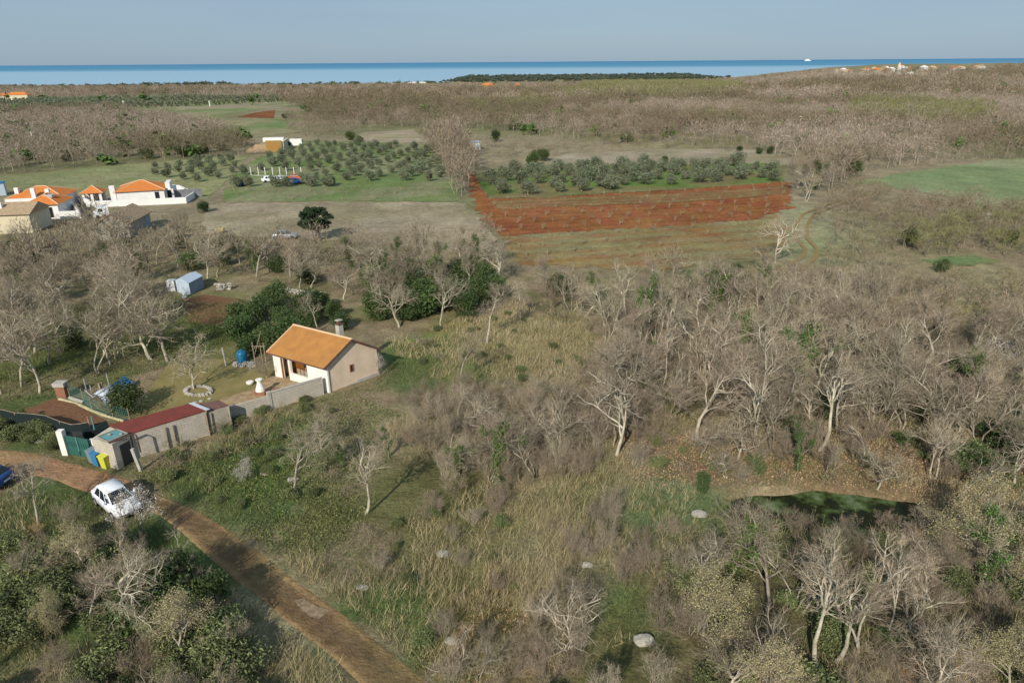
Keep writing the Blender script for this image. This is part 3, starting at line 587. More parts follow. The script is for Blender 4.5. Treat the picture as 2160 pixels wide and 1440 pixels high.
m = HM(); m.tube([(-.05, -.1, ZE-.06), (LX, -.1, ZE-.06)], .06, 8); m.build('gutter', M['fascia'], roof)
m = HM(); m.box(2.3, 2.75, 3.7, 4.15, 3.2, 5.05); ch = m.build('chimney', M['conc'], roof); m = HM(); m.box(2.25, 2.8, 3.65, 4.2, 5.05, 5.13); m.box(2.38, 2.67, 3.78, 4.07, 5.13, 5.42); m.build('chimney_cap', M['fascia'], roof); m = HM(); m.box(2.3, 2.75, 3.7, 4.15, 5.42, 5.5); m.build('chimney_lid', M['conc'], roof)
m = HM(); m.box(i0-.05, i0+.01, 2.62, 3.02, 1.25, 1.95); wi = m.build('window', M['brick'], house); m = HM(); m.box(i0-.06, i0-.052, 2.70, 2.88, 1.32, 1.88); m.build('pane', M['dark'], wi)
m = HM(); m.box(5.2, 5.3, j0-.08, j0-.003, 2.25, 2.33); m.build('porch_lamp', M['dark'], house)
# garden wall and shed of pale blocks
def wallmesh(name, mat_, pts, z0, z1, t, parent, cap=None):
    m = MB()
    for a in range(len(pts)-1):
        A, B = Vector(pts[a]), Vector(pts[a+1]); d = (B-A); d.z = 0; d.normalize(); s = Vector((-d.y, d.x, 0))*t
        za, zb = A.z, B.z
        q = [A, B, B+s, A+s]; m.prism([(p.x, p.y, (za if k in (0, 3) else zb)+z1) for k, p in enumerate(q)], z1-z0)
    return box_uv(m.build(name, mat_, parent))
gw = thing('garden_wall', W(560, 862), 'long low wall of pale concrete blocks running from the shed to the house', 'wall')
A0 = Vector((-24.25, 48.0, 0)); A1 = Vector((-20.3, 50.95, 0)); A2 = Vector((-16.55, 53.86, 0))
for a in (A0, A1, A2): a.z = float(T(a.x, a.y))
wallmesh('wall', M['block'], [A0, A1], -.5, 1.35, .22, gw)
d = (A2-A1).normalized()
wallmesh('tall_wall', M['block'], [A1+d*.2+Vector((0, 0, 0)), A2], -.6, 1.6, .22, gw)
m = MB((A1.x, A1.y, A1.z), (d.x, d.y)); m.box(-.1, .19, -.05, .27, -.5, 1.72); m.build('pier', M['conc'], gw)
m = MB((A1.x, A1.y, A1.z), (d.x, d.y)); m.box(.2, (A2-A1).length, -.02, .24, 1.602, 1.67); m.build('coping', M['conc'], gw)
shed = thing('storage_shed', W(350, 930), 'long low block shed with a dark red sheet roof', 'shed')
S0, S1, S2, S3 = [W(*p) for p in ((272, 914, 2.2), (434, 865, 2.2), (397, 851, 2.45), (230, 897, 2.45))]
m = MB(); wquad(m, [S0, S1, S2, S3], .08); m.build('roof', M['red_roof'], shed)
def down(p, z): return Vector((p.x, p.y, float(T(p.x, p.y))+z))
c = (S0+S1+S2+S3)/4
def inn(p, k=.06): return p+(c-p).normalized()*k
Q0, Q1_, Q2_, Q3 = [inn(p, .12) for p in (S0, S1, S2, S3)]
m = MB(); top = [Q0, Q1_, Q2_, Q3]; m.prism([(p.x, p.y, p.z-.085) for p in top], 3.0); box_uv(m.build('wall', M['block'], shed))
m = MB(); d = (S1-S0).normalized(); e = Vector((-d.y, d.x, 0))
for t in (.43, .53, .985):
    m = MB(); p = S0.lerp(S1, t)-e*.06; m.tube([(p.x, p.y, p.z-2.5), (p.x+.03, p.y, p.z-(0.35 if t < .9 else .12))], .07, 6, .05); m.build('wall_post', M['wood'], shed)
m = MB(); S4, S5 = W(398, 850, 2.47), W(408, 848, 2.47); S6, S7 = W(443, 862, 2.22), W(434, 865, 2.22); wquad(m, [S7, S6, S5, S4], .05); m.build('metal_flashing', M['steel'], shed)
lt = thing('lean_to', W(455, 890), 'small maroon sheet roof leaning against the block wall beside the red shed', 'shed')
L0, L1, L2, L3 = [W(*p) for p in ((437, 866, 2.0), (482, 854, 2.0), (461, 843, 2.15), (412, 853, 2.15))]
m = MB(); wquad(m, [L0, L1, L2, L3], .07); m.build('roof', M['dark_roof'], lt)
m = MB(); [m.tube([(p.x*.98+L0.x*.02, p.y, p.z-2.4), (p.x*.98+L0.x*.02, p.y, p.z-.08)], .06, 6) for p in (L1, L2, L3)]; m.prism([(p.x, p.y, p.z-.08) for p in (L0, L1, L1+Vector((-.12, .16, 0)), L0+Vector((-.12, .16, 0)))], 2.4); m.build('support', M['block'], lt)
for k, (px, py) in enumerate(((411, 849), (425, 846), (443, 841))):
    m = MB(); p = W(px, py, 2.2); m.rock(tuple(p), (.2, .15, .12), k); tag(m.build('stone', M['stone'], loc=p), ['pale stone weighing down the shed roof at the metal flashing', 'pale stone in the middle of the maroon lean-to roof', 'upright pale block on the far edge of the maroon roof'][k], 'stone')
# gate store with teal roof
st = thing('gate_store', W(235, 960), 'small pale store with teal sheet roof at the gate end of the shed', 'shed')
K = [W(*p) for p in ((193, 925, 2.15), (236, 936, 2.15), (273, 916, 2.18), (232, 900, 2.35))]
m = MB(); m.prism([(p.x, p.y, p.z) for p in K], 2.9); box_uv(m.build('wall', M['block'], st))
Kt = [W(*p) for p in ((206, 921, 2.3), (228, 932, 2.3), (270, 914, 2.3), (246, 905, 2.3))]
m = MB(); wquad(m, Kt, .06); tr_ = m.build('roof', M['teal'], st)
m = MB()
for a, b in ((0, 1), (1, 2), (2, 3), (3, 0)): strut(m, Kt[a]+Vector((0, 0, .02)), Kt[b]+Vector((0, 0, .02)), .045)
m.build('roof_edge', M['wood'], tr_)
for k, (px, py) in enumerate(((231, 916), (255, 915))):
    m = MB(); p = W(px, py, 2.36); m.rock(tuple(p), (.13, .1, .08), 9+k); tag(m.build('stone', M['stone'], loc=p), ['left stone on the teal roof sheet', 'right stone on the teal roof sheet'][k], 'stone')
d = (K[2]-K[1]).normalized(); e = Vector((d.y, -d.x, 0)); B = down(K[1], 0)
m = MB((B.x, B.y, B.z), (d.x, d.y), (e.x, e.y)); m.box(.45, 1.25, -.02, .05, -.1, 1.75); m.build('door', M['door'], st)
m = MB(); P1 = W(229, 934, 2.22); P2 = W(283, 914, 2.3); m.tube([tuple(P1), tuple(P2), tuple(P2+Vector((.18, -.1, -.12))), tuple(P2+Vector((.2, -.1, -1.5)))], .06, 8); m.build('drain_pipe', M['pipe'], st)
def post(px, py, ytop, r, matn, label, name='concrete_post', lean=0):
    p = W(px, py); h = hgt(p, ytop); m = MB(tuple(p)); m.box(-r, r, -r, r, -.4, h); 
    if lean: m.v = [Vector((q.x+lean*(q.z-p.z), q.y, q.z)) for q in m.v]
    return tag(m.build(name, matn, loc=p, bevel=.015), label, 'post')
post(246, 977, 934, .10, M['conc'], 'pale concrete post at the corner of the gate store')
post(297, 992, 946, .11, M['conc'], 'leaning concrete post standing in the grass beside the shed', lean=-.12)
post(141, 957, 907, .22, M['white'], 'square pale gate pillar left of the green gate', 'gate_pillar')
post(202, 962, 926, .14, M['white'], 'narrow pale gate pillar right of the green gate', 'gate_pillar')
gt = thing('gate', W(170, 962), 'dark green double gate of metal sheet between pale pillars', 'gate')
G0, G1 = W(147, 958), W(197, 967); d = (G1-G0); LG = d.length; d.normalize()
for k in range(2):
    m = MB(tuple(G0), (d.x, d.y)); a = LG/2*k+.03; b = LG/2*(k+1)-.03; m.box(a, b, -.02, .02, .1, 1.55)
    lf_ = m.build('gate_leaf', M['gate'], gt); m = MB(tuple(G0), (d.x, d.y))
    for x in (a+.0, b-.05): m.box(x, x+.05, -.045, .045, .05, 1.62)
    m.box(a+.052, b-.052, -.045, .045, 1.56, 1.62); m.box(a+.052, b-.052, -.04, .04, .05, .11)
    for q in range(5): m.tube([(a+.1+q*(b-a-.2)/4, -.05, .8), (a+.1+q*(b-a-.2)/4, -.05, 1.2)], .012, 5)
    m.build('gate_frame', M['gate'], lf_)
m = MB(tuple(G0), (d.x, d.y)); m.box(LG/2-.03, LG/2+.03, -.07, -.046, .5, 1.7); m.build('gate_bolt', M['teal'], gt)
# wheelie bins
def bin_(px, py, rz, m1, label, sc=1):
    p = W(px, py); t = thing('wheelie_bin', p, label, 'bin', rz=0); a = (math.cos(rz), math.sin(rz))
    m = MB(tuple(p), a); m.poly([(-.25*sc, -.3*sc, .05), (.25*sc, -.3*sc, .05), (.25*sc, .3*sc, .05), (-.25*sc, .3*sc, .05), (-.32*sc, -.38*sc, 1.0), (.32*sc, -.38*sc, 1.0), (.32*sc, .38*sc, 1.0), (-.32*sc, .38*sc, 1.0)], [(3, 2, 1, 0), (4, 5, 6, 7), (0, 1, 5, 4), (1, 2, 6, 5), (2, 3, 7, 6), (3, 0, 4, 7)])
    m.build('body', m1, t)
    m = MB(tuple(p), a); m.prism([(-.36*sc, -.41*sc, 1.07), (.36*sc, -.41*sc, 1.07), (.36*sc, .36*sc, 1.13), (-.36*sc, .36*sc, 1.13)], .066); m.tube([(-.3*sc, .43*sc, 1.04), (.3*sc, .43*sc, 1.04)], .025); m.build('lid', m1, t)
    for s in (-1, 1):
        m = MB(tuple(p), a); m.tube([(s*.27*sc, .34*sc, .1), (s*.33*sc, .34*sc, .1)], .1, 12); m.build('wheel', M['tyre'], t)
bin_(201, 974, -.45, M['bingrey'], 'grey green wheelie bin behind the blue one by the gate', .95)
bin_(211, 979, -.4, M['binblue'], 'blue wheelie bin between the grey and the yellow ones')
bin_(228, 985, -.4, M['binyellow'], 'lime yellow wheelie bin beside the concrete post')
# cars
def car(loc, rz, paint, label, cat='car', name='parked_car', simple=False, sc=1.0, pickup=False):
    t = thing(name, loc, label, cat); a = (math.cos(rz)*sc, math.sin(rz)*sc)
    def C(): return MB(tuple(loc), a)
    sec = [(-1.98, .70, .42, .80), (-1.9, .80, .28, .95), (-1.6, .86, .22, 1.0), (-.8, .88, .2, .98), (.2, .88, .2, .95), (.95, .87, .2, .91), (1.45, .84, .22, .82), (1.85, .74, .26, .68), (2.02, .52, .34, .52)]
    m = C(); ring = []
    for x, w, zb, zt in sec:
        half = [(w*.9, zb), (w, zb+.18), (w*1.0, zt-.16), (w*.94, zt-.03), (w*.6, zt+.03)]
        pts = half+[(0, zt+.045)]+[(-y, z) for y, z in reversed(half)]; ring.append([(x, y, z) for y, z in pts])
    n = len(ring[0]); fs = []
    for q in range(len(ring)-1): fs += [(q*n+j, q*n+(j+1) % n, (q+1)*n+(j+1) % n, (q+1)*n+j) for j in range(n)]
    fs += [tuple(range(n-1, -1, -1)), tuple(len(ring)*n-n+j for j in range(n))]
    m.poly([p for r_ in ring for p in r_], [f_[::-1] for f_ in fs]); body = m.build('body', paint, t, smooth=True)
    zr = 1.43; zb = .91
    B_ = [(-1.84, .72), (-1.3, .80), (.45, .80), (1.05, .70)]; R_ = [(-1.36, .52), (-1.0, .61), (-.18, .61), (.12, .54)]
    lowp = [(x, y, zb) for x, y in B_]+[(x, -y, zb) for x, y in reversed(B_)]; hip = [(x, y, zr-(.06 if k in (0, 3) else 0)) for k, (x, y) in enumerate(R_)]; hip = hip+[(x, -y, z) for x, y, z in reversed(hip)]
    m = C(); m.poly(lowp+hip+[(-.6, 0, zr+.04)], [(k, (k+1) % 8, (k+1) % 8+8, k+8) for k in range(8)]+[(k+8, (k+1) % 8+8, 16) for k in range(8)]); m.build('roof', paint, t, smooth=True)
    def pane(nm, quad, off):
        m = C(); c_ = sum((Vector(p) for p in quad), Vector())/4; q = [c_+(Vector(p)-c_)*np.array(off[1]) if False else c_+(Vector(p)-c_)*off[1] for p in quad]; o_ = Vector(off[0]); m.poly([tuple(p+o_) for p in q]+[tuple(p-o_*.5) for p in q], [(0, 1, 2, 3), (7, 6, 5, 4), (0, 4, 5, 1), (1, 5, 6, 2), (2, 6, 7, 3), (3, 7, 4, 0)]); m.build(nm, M['glass'], t)
    pane('windscreen', [lowp[3], lowp[4], hip[4], hip[3]], ((.03, 0, .015), .9)); pane('rear_window', [lowp[7], lowp[0], hip[0], hip[7]], ((-.03, 0, .015), .86))
    for s in (1, -1):
        g4 = lambda k: lowp[k] if s > 0 else (lowp[k][0], -lowp[k][1], lowp[k][2]); h4 = lambda k: hip[k] if s > 0 else (hip[k][0], -hip[k][1], hip[k][2])
        mid = lambda u, v, f_: tuple(Vector(u).lerp(Vector(v), f_))
        pane('side_window', [mid(g4(1), g4(2), .52), g4(2), h4(2), mid(h4(1), h4(2), .52)], ((0, s*.03, .008), .86)); pane('side_window', [g4(1), mid(g4(1), g4(2), .48), mid(h4(1), h4(2), .48), h4(1)], ((0, s*.03, .008), .84))
        pane('quarter_window', [g4(2), g4(3), h4(3), h4(2)], ((.01, s*.02, .005), .7))
        if simple: continue
        m = C(); m.lathe((.62, s*.95, .98), [(.03, -.05), (.1, 0), (.09, .1), (.03, .13)], 8); m.build('mirror', paint, t)
        m = C(); m.rock((1.72, s*.62, .66), (.2, .15, .07), 3); m.build('headlight', M['lamp'], t); m = C(); m.rock((-1.84, s*.68, .86), (.09, .12, .13), 4); m.build('tail_light', M['redlamp'], t)
    for x in (-1.25, 1.25):
        for s in (1, -1):
            m = C(); m.tube([(x, s*.68, .31), (x, s*.895, .31)], .31, 18); wh = m.build('wheel', M['tyre'], t)
            if not simple:
                m = C(); m.tube([(x, s*.896, .31), (x, s*.905, .31)], .2, 14); m.build('rim', M['rim'], wh)
    if not simple:
        m = C(); m.box(1.93, 2.0, -.5, .5, .3, .42); m.build('grille', M['dark'], t); m = C(); m.box(-2.0, -1.975, -.26, .26, .5, .61); m.build('number_plate', M['lamp'], t)
    return t
pr, pf = W(203, 1060, .25), W(240, 1090, .25); d = pf-pr; rz = math.atan2(d.y, d.x)-.12
cc = (pr+pf)/2+Vector((-d.y, d.x, 0)).normalized()*.82; cc.z = float(T(cc.x, cc.y))+.03
car(cc, rz+.1, M['paint'], 'white hatchback parked on the verge beside the lane')
cc = W(-34, 1022); cc.z += .03; car(cc, math.radians(172), M['bluepaint'], 'dark blue car cut off by the left edge of the photo')
# barbecue, drums, stones, small things in the yard
t = thing('barbecue', W(551, 832), 'white conical barbecue chimney on a low brick base', 'barbecue'); p = W(551, 832); hb = hgt(p, 803)
m = MB(tuple(p)); m.box(-.45, .45, -.35, .35, -.1, .4); m.build('base', M['brick'], t); m = MB(tuple(p)); m.lathe((0, 0, .4), [(.42, 0), (.40, .2), (.2, hb*.55), (.2, hb*.72), (.3, hb*.76), (.3, hb*.82)], 12); m.build('hood', M['white'], t)
m = MB(tuple(W(590, 825))); m.box(-.9, .9, -.45, .45, .02, .14); tag(m.build('brick_slab', M['brick'], loc=W(590, 825)), 'flat rusty slab between the barbecue and the house', 'slab')
m = MB(tuple(W(528, 811))); m.lathe((0, 0, 0), [(.12, 0), (.3, .12), (.34, .3), (.26, .34)], 12); tag(m.build('bowl', M['white'], loc=W(528, 811)), 'round white bowl on the mossy yard', 'bowl')
p = W(512, 764); m = MB(tuple(p)); m.lathe((0, 0, 0), [(.42, 0), (.48, .2), (.48, 1.0), (.38, 1.15), (.2, 1.2), (.2, 1.3)], 14); tag(m.build('barrel', mat('barrel', (.02, .16, .30), rough=.4), loc=p), 'blue plastic barrel behind the stone heap', 'barrel')
t = thing('stone_heap', W(516, 772), 'heap of pale loose stones in front of the blue barrel', 'stones', 'stone heaps'); t['kind'] = 'stuff'
for k in range(34):
    q = W(494+RN.random()*44, 766+RN.random()*9); m = MB(); m.rock((q.x, q.y, q.z+.12), (RN.uniform(.15, .3), RN.uniform(.12, .22), RN.uniform(.1, .17)), k, 30); m.build('stone', M['stone'], t)
t = thing('stone_ring', W(418, 828), 'ring of pale stones around the two-stemmed yard tree', 'planter')
for k in range(22):
    a = k*2*math.pi/22; q = W(419+27*math.cos(a), 827+10*math.sin(a)); m = MB(); m.rock((q.x, q.y, q.z+.14), (RN.uniform(.2, .3), RN.uniform(.15, .22), RN.uniform(.16, .24)), k+50, 30); m.build('stone', M['stone'], t)
# pergola sticks
t = thing('pergola', W(550, 775), 'crude white pole frame beside the porch corner', 'frame')
for px in (540, 556, 563):
    p = W(px, 775); m = MB(); h = hgt(p, 722 if px != 556 else 727); m.tube([(p.x, p.y, p.z-.2), (p.x, p.y, p.z+h)], .045, 6); m.build('post', M['wood'], t)
p, q = W(540, 775), W(563, 775); h = hgt(p, 730); m = MB(); m.tube([(p.x-.1, p.y-.05, p.z+h), (q.x+.2, q.y-.05, q.z+h)], .035, 6); m.tube([(p.x+.05, p.y+.07, p.z+h*.6), (p.x+1.0, p.y+.07, p.z+h*1.7)], .03, 6); m.build('crossbar', M['wood'], t)
p = W(478, 772); m = MB(); m.tube([(p.x, p.y, p.z-.2), (p.x-.1, p.y, p.z+1.9)], .10, 8); tag(m.build('pole', M['conc'], loc=p), 'thick whitewashed pole left of the blue barrel', 'pole')
p = W(562, 800); m = MB(); m.tube([(p.x, p.y, p.z-.2), (p.x+.12, p.y, p.z+.8), (p.x+.02, p.y, p.z+1.5)], .06, 6); tag(m.build('stake', M['wood'], loc=p), 'crooked wooden stake at the porch corner', 'stake')
# greenhouse frame with blue tarp
t = thing('tarp_shelter', W(235, 835), 'low shelter of blue tarpaulin and white plastic sheet near the evergreen bush', 'shelter')
a0, a1, a2, a3 = W(205, 826, .7), W(245, 842, .2), W(285, 800, .6), W(262, 792, .9)
def sheet(nm, pts, n, sag, mt, par, seed=0, th=.02):
    rg = np.random.RandomState(seed); A, B, C_, D = [np.array(p) for p in pts]; V = []; 
    for i_ in range(n+1):
        for j_ in range(n+1):
            u_, v_ = i_/n, j_/n; p = (A*(1-u_)+B*u_)*(1-v_)+(D*(1-u_)+C_*u_)*v_; p = p+np.array((0, 0, rg.uniform(-1, 1)*.06-sag*math.sin(math.pi*u_)*math.sin(math.pi*v_))); V.append(tuple(p))
    m = MB(); k = (n+1)**2; fs = []
    for i_ in range(n):
        for j_ in range(n): q = i_*(n+1)+j_; fs += [(q, q+1, q+n+2, q+n+1)]
    m.poly(V, fs); return m.build(nm, mt, par, smooth=True)
sheet('tarp', (W(228, 815, .9), W(258, 826, .15), W(283, 806, .4), W(262, 792, 1.0)), 8, .1, M['tarp'], t, 1)
sheet('plastic_sheet', (W(196, 830, .9), W(222, 836, .5), W(245, 818, .6), W(228, 812, 1.2)), 7, .05, M['wsheet'], t, 2)
sheet('plastic_drape', (W(205, 832, .8), W(222, 852, .1), W(232, 846, .1), W(222, 828, .8)), 6, .1, M['wsheet'], t, 3)
m = MB()
for px, py in ((183, 825), (196, 838), (230, 812), (222, 846)): p = W(px, py); m.tube([(p.x, p.y, p.z-.2), (p.x, p.y, p.z+1.2)], .03, 6)
strut(m, W(178, 822, 1.1), W(196, 838, 1.2), .03); strut(m, W(196, 838, 1.2), W(235, 812, 1.3), .04); m.build('frame', M['steel'], t)
for k, (px, py) in enumerate(((211, 818), (216, 816))):
    p = W(px, py, .9); m = MB(tuple(p)); m.box(-.07, .07, -.07, .07, -.3, .45); tag(m.build('wooden_block', M['wood'], loc=p), ['left wooden block standing on the white plastic sheet', 'right wooden block standing on the white plastic sheet'][k], 'block')
p = W(135, 838); m = MB(tuple(p)); m.box(-.42, .42, -.3, .3, -.1, 1.15); t = tag(m.build('brick_hearth', M['brick'], loc=p, bevel=.02), 'short terracotta pillar with a grey cap at the bed corner', 'hearth')
m = MB(tuple(p)); m.box(-.5, .5, -.38, .38, 1.152, 1.5); m.v = [v-p for v in m.v]; cp = m.build('cap', M['conc'], None, loc=(0, 0, 0)); cp.parent = t
p = W(160, 850); m = MB(); q0, q1 = W(148, 842), W(178, 852); m.tube([(q0.x, q0.y, q0.z+.15), (q1.x, q1.y, q1.z+.15)], .17, 8); tag(m.build('log', M['stone'], loc=p), 'pale log lying behind the garden bed kerb', 'log')
# kerb of the bed
m = MB(); kp = [(125, 842), (160, 850), (190, 864), (215, 874), (262, 888)]
for a in range(len(kp)-1): strut(m, W(*kp[a], .08), W(*kp[a+1], .08), .14, 6)
tag(m.build('bed_kerb', mat('kerb', (.46, .40, .26), c2=(.3, .3, .15), scale=2), loc=W(190, 864)), 'pale straw coloured kerb along the garden bed', 'kerb')
# green net fence
def netfence(name, pts, h, label, mt, posts=True, curve=None):
    t = thing(name, W(*pts[0]), label, 'fence'); P = [W(*p) for p in pts]
    nm = MB(); pm = []
    for a in range(len(P)-1):
        L_ = (P[a+1]-P[a]).length; n_ = max(4, int(L_/.22)); d_ = (P[a+1]-P[a]).normalized()
        for k in range(n_):
            q = P[a].lerp(P[a+1], k/n_); nm.box(0, 0, 0, 0, 0, 0) if False else nm.tube([tuple(q), tuple(q+Vector((0, 0, h)))], .012, 3, caps=False)
        for zz in np.arange(.05, h+.01, .2):
            nm.tube([tuple(P[a]+Vector((0, 0, zz))), tuple(P[a+1]+Vector((0, 0, zz)))], .012, 3, caps=False)
        pm.append(P[a])
    pm.append(P[-1])
    o_ = nm.build('netting', mt, t)
    for p in pm:
        m = MB(); m.tube([(p.x, p.y, p.z-.2), (p.x, p.y, p.z+h+.1)], .035, 6); m.build('post', M['wood'], t)
    return t
netfence('net_fence', [(148, 838), (178, 850), (196, 868), (240, 884), (276, 893)], 1.3, 'green netting fence between the garden bed and the yard', M['net'])
t = thing('shade_net', W(110, 905), 'dark shade net hanging from a curved pipe in front of the garden bed', 'net')
cu = [W(*p) for p in ((-30, 862, 1.2), (5, 864, 1.3), (30, 870, 1.3), (62, 872, 1.3), (95, 876, 1.3), (125, 888, 1.25), (150, 895, 1.2), (170, 893, 1.25), (187, 890, 1.3))]
m = MB(); m.tube([tuple(c_) for c_ in cu], .025, 6); m.build('pipe', M['wood'], t)
m = MB()
for a in range(len(cu)-1):
    A, B = cu[a], cu[a+1]; zA, zB = float(T(A.x, A.y)), float(T(B.x, B.y)); m.poly([tuple(A), tuple(B), (B.x+.05, B.y-.25, zB), (A.x+.05, A.y-.25, zA)], [(0, 1, 2, 3)])
m.build('net', M['blacknet'], t)
for q in (2, 5, 8):
    m = MB(); p = cu[q]; m.tube([(p.x, p.y, p.z-1.5), (p.x, p.y, p.z+(.5 if q == 8 else 0))], .04, 6); m.build('post', M['wood'], t)
p = W(84, 885); m = MB(); m.rock((p.x, p.y-.4, p.z+.3), (.28, .2, .16), 5); tag(m.build('sack', M['white'], loc=p), 'small white sack caught at the foot of the dark net', 'sack')
t = thing('stacked_boxes', W(170, 935), 'dark flat panels stacked behind the green gate', 'panels')
for k in range(3):
    p = W(165+k*20, 925-k*3); m = MB(tuple(p), (.8, .6)); m.box(-.9, .9, -.6, .6, .05, .5+.15*k); m.build('panel', [M['blacknet'], M['door'], M['blacknet']][k], t)
p = W(204, 925); m = MB(); m.tube([tuple(p), tuple(p+Vector((.05, 0, 2.0)))], .05, 6); tag(m.build('pole', M['teal'], loc=p), 'thin teal pole behind the gate store', 'pole')
# rubble kerb along the road left
for k, (px, py) in enumerate(((8, 925), (44, 922), (82, 932))):
    p = W(px, py); m = MB(); m.rock((p.x, p.y, p.z+.1), (.9, .3, .16), 20+k); tag(m.build('kerb_stone', M['stone'], loc=p), ['long pale kerb stone at the left edge of the photo', 'pale kerb stone below the green hedge', 'pale kerb stone nearest the left gate pillar'][k], 'stone')
# rocks in the scrub
for px, py, sx_, label in ((1358, 1352, .66, 'large pale boulder in the green patch at the bottom'), (935, 1168, .5, 'grey rock beside a dark hollow in the dry grass'), (1237, 1192, .45, 'grey rock at the foot of the pink grey shrub'), (604, 972, .6, 'flat pale rock crossed by the small bare tree'), (618, 1012, .45, 'pale rock just below the flat one by the small bare tree'), (562, 998, .5, 'small pale rock left of the small bare tree'), (765, 1240, .4, 'grey stones half hidden in grass by the lane'), (952, 1352, .4, 'small pale rock near the lane at the bottom'), (1475, 1085, .6, 'flat rock lying in the bright grass left of the pond')):
    p = W(px, py); 
    m = MB(); m.rock((p.x, p.y, p.z+.03*sx_), (.95*sx_, .62*sx_, .42*sx_), int(px)); tag(m.build('rock', M['stone'] if px < 1500 else M['soil'], loc=p), label, 'rock')
# blue shed and yard behind
bs = thing('blue_shed', W(403, 622), 'blue metal shed with a pale sheet roof among the bare trees', 'shed')
A, B, C_ = W(403, 622), W(375, 616), W(431, 606); D = B+(C_-A); h = hgt(A, 597)
m = MB(); m.prism([(p.x, p.y, A.z+h) for p in (A, C_, D, B)], h+.2); m.build('wall', M['shed'], bs)
m = MB(); m.poly([(B.x, B.y, B.z-.2), (A.x, A.y, A.z-.2), (A.x, A.y, A.z+h), (B.x, B.y, A.z+h)], [(0, 1, 2, 3)]); m.v = [v+Vector((-.3, -.6, 0)).normalized()*.03 for v in m.v]; m.build('front_panel', M['shed2'], bs)
m = MB(); c_ = (A+B+C_+D)/4; pp = [c_+(p-c_)*1.06 for p in (A, C_, D, B)]; zz = (A.z+h+.02, A.z+h+.02, A.z+h+.12, A.z+h+.12); m.prism([(p.x, p.y, z) for p, z in zip(pp, zz)], .05)
mid1, mid2 = (pp[0]+pp[3])/2, (pp[1]+pp[2])/2; z0 = A.z+h+.02; m = MB(); m.poly([(pp[0].x, pp[0].y, z0), (pp[1].x, pp[1].y, z0), (mid2.x, mid2.y, z0+.4), (mid1.x, mid1.y, z0+.4), (pp[3].x, pp[3].y, z0), (pp[2].x, pp[2].y, z0)], [(0, 1, 2, 3), (3, 2, 5, 4), (0, 3, 4), (1, 5, 2), (0, 4, 5, 1)]); m.build('roof', M['shed2'], bs)
for k, (px, py, sx_, mt, lb, nm, ct) in enumerate(((365, 612, 1.0, 'white_far', 'white cabinet standing left of the blue shed', 'cabinet', 'cabinet'), (390, 627, .45, 'white_far', 'small white box in front of the blue shed', 'crate', 'box'), (671, 642, .8, 'wsheet', 'pale blue table top among the trees behind the house', 'table', 'table'))):
    p = W(px, py); m = MB(tuple(p)); 
    if nm == 'table': m.box(-.9, .9, -.5, .5, .62, .7); [m.box(x, x+.06, y, y+.06, -.1, .62) for x in (-.8, .74) for y in (-.4, .34)]
    else: m.box(-.5*sx_, .5*sx_, -.4*sx_, .4*sx_, -.1, 1.4*sx_)
    tag(m.build(nm, M[mt], loc=p, bevel=.02), lb, ct)
def drywall(pts, h, label, wd=.6):
    t = thing('stone_wall', W(*pts[0]), label, 'wall'); m = MB(); rg = random.Random(5); k = 0
    for a in range(len(pts)-1):
        A, B = W(*pts[a]), W(*pts[a+1]); n_ = int((B-A).length/.42)
        for q in range(n_):
            for l in range(max(1, int(h/.3))):
                p = A.lerp(B, (q+rg.random()*.5)/n_); m.rock((p.x+rg.uniform(-.1, .1), p.y+rg.uniform(-wd/4, wd/4), p.z+.15+l*.3), (.34, wd/2, .2), k, 18); k += 1
    m.build('stonework', M['stone'], t); return t
drywall([(457, 612), (490, 610)], .9, 'short pale dry stone wall right of the blue shed'); drywall([(580, 612), (640, 622), (690, 626)], .7, 'long low dry stone wall behind the house')
drywall([(0, 600), (60, 604), (110, 602)], .5, 'low stone wall deep among the left bare trees')
# ---------------- villas and far houses
def win(m_, x0, x1, y, z0, z1, d_=.06): m_.box(x0, x1, y-d_, y-.003, z0, z1)
def hiproof(m, x0, x1, y0, y1, z, h, ov=.4):
    x0 -= ov; x1 += ov; y0 -= ov; y1 += ov; r_ = min(x1-x0, y1-y0)/2; 
    if x1-x0 >= y1-y0: a, b = (x0+r_, (y0+y1)/2, z+h), (x1-r_, (y0+y1)/2, z+h)
    else: a, b = ((x0+x1)/2, y0+r_, z+h), ((x0+x1)/2, y1-r_, z+h)
    P_ = [(x0, y0, z), (x1, y0, z), (x1, y1, z), (x0, y1, z), a, b]
    if x1-x0 >= y1-y0: F_ = [(0, 1, 5, 4), (1, 2, 5), (2, 3, 4, 5), (3, 0, 4), (0, 3, 2, 1)]
    else: F_ = [(0, 1, 4), (1, 2, 5, 4), (2, 3, 5), (3, 0, 4, 5), (0, 3, 2, 1)]
    m.poly(P_, F_); return P_
def frame_(p0, p1):
    A, B = W(*p0), W(*p1); d_ = B-A; d_.z = 0; L_ = d_.length; d_.normalize(); A.z = min(A.z, B.z); return A, d_, L_
def ridges(P_, O_, a_, par):
    m = MB(O_, a_); e_ = P_[4], P_[5]
    m.tube([e_[0], e_[1]], .12, 5)
    for p in P_[:4]:
        q = min(e_, key=lambda e: (e[0]-p[0])**2+(e[1]-p[1])**2); m.tube([p, q], .1, 5)
    m.build('ridge_tiles', M['roof_trim'], par)
v2 = thing('villa', W(300, 430), 'white villa with an orange hipped roof and a walled terrace on its right', 'house')
A, d_, L_ = frame_((250, 432), (350, 426)); F2 = lambda: MB(A, (d_.x, d_.y)); hv = 2.6; D2 = 8
m = F2(); m.box(0, L_, 0, D2, -.4, hv); m.box(L_+.003, L_+1.6, 1.5, D2, -.4, hv*.9); m.build('wall', M['white_far'], v2)
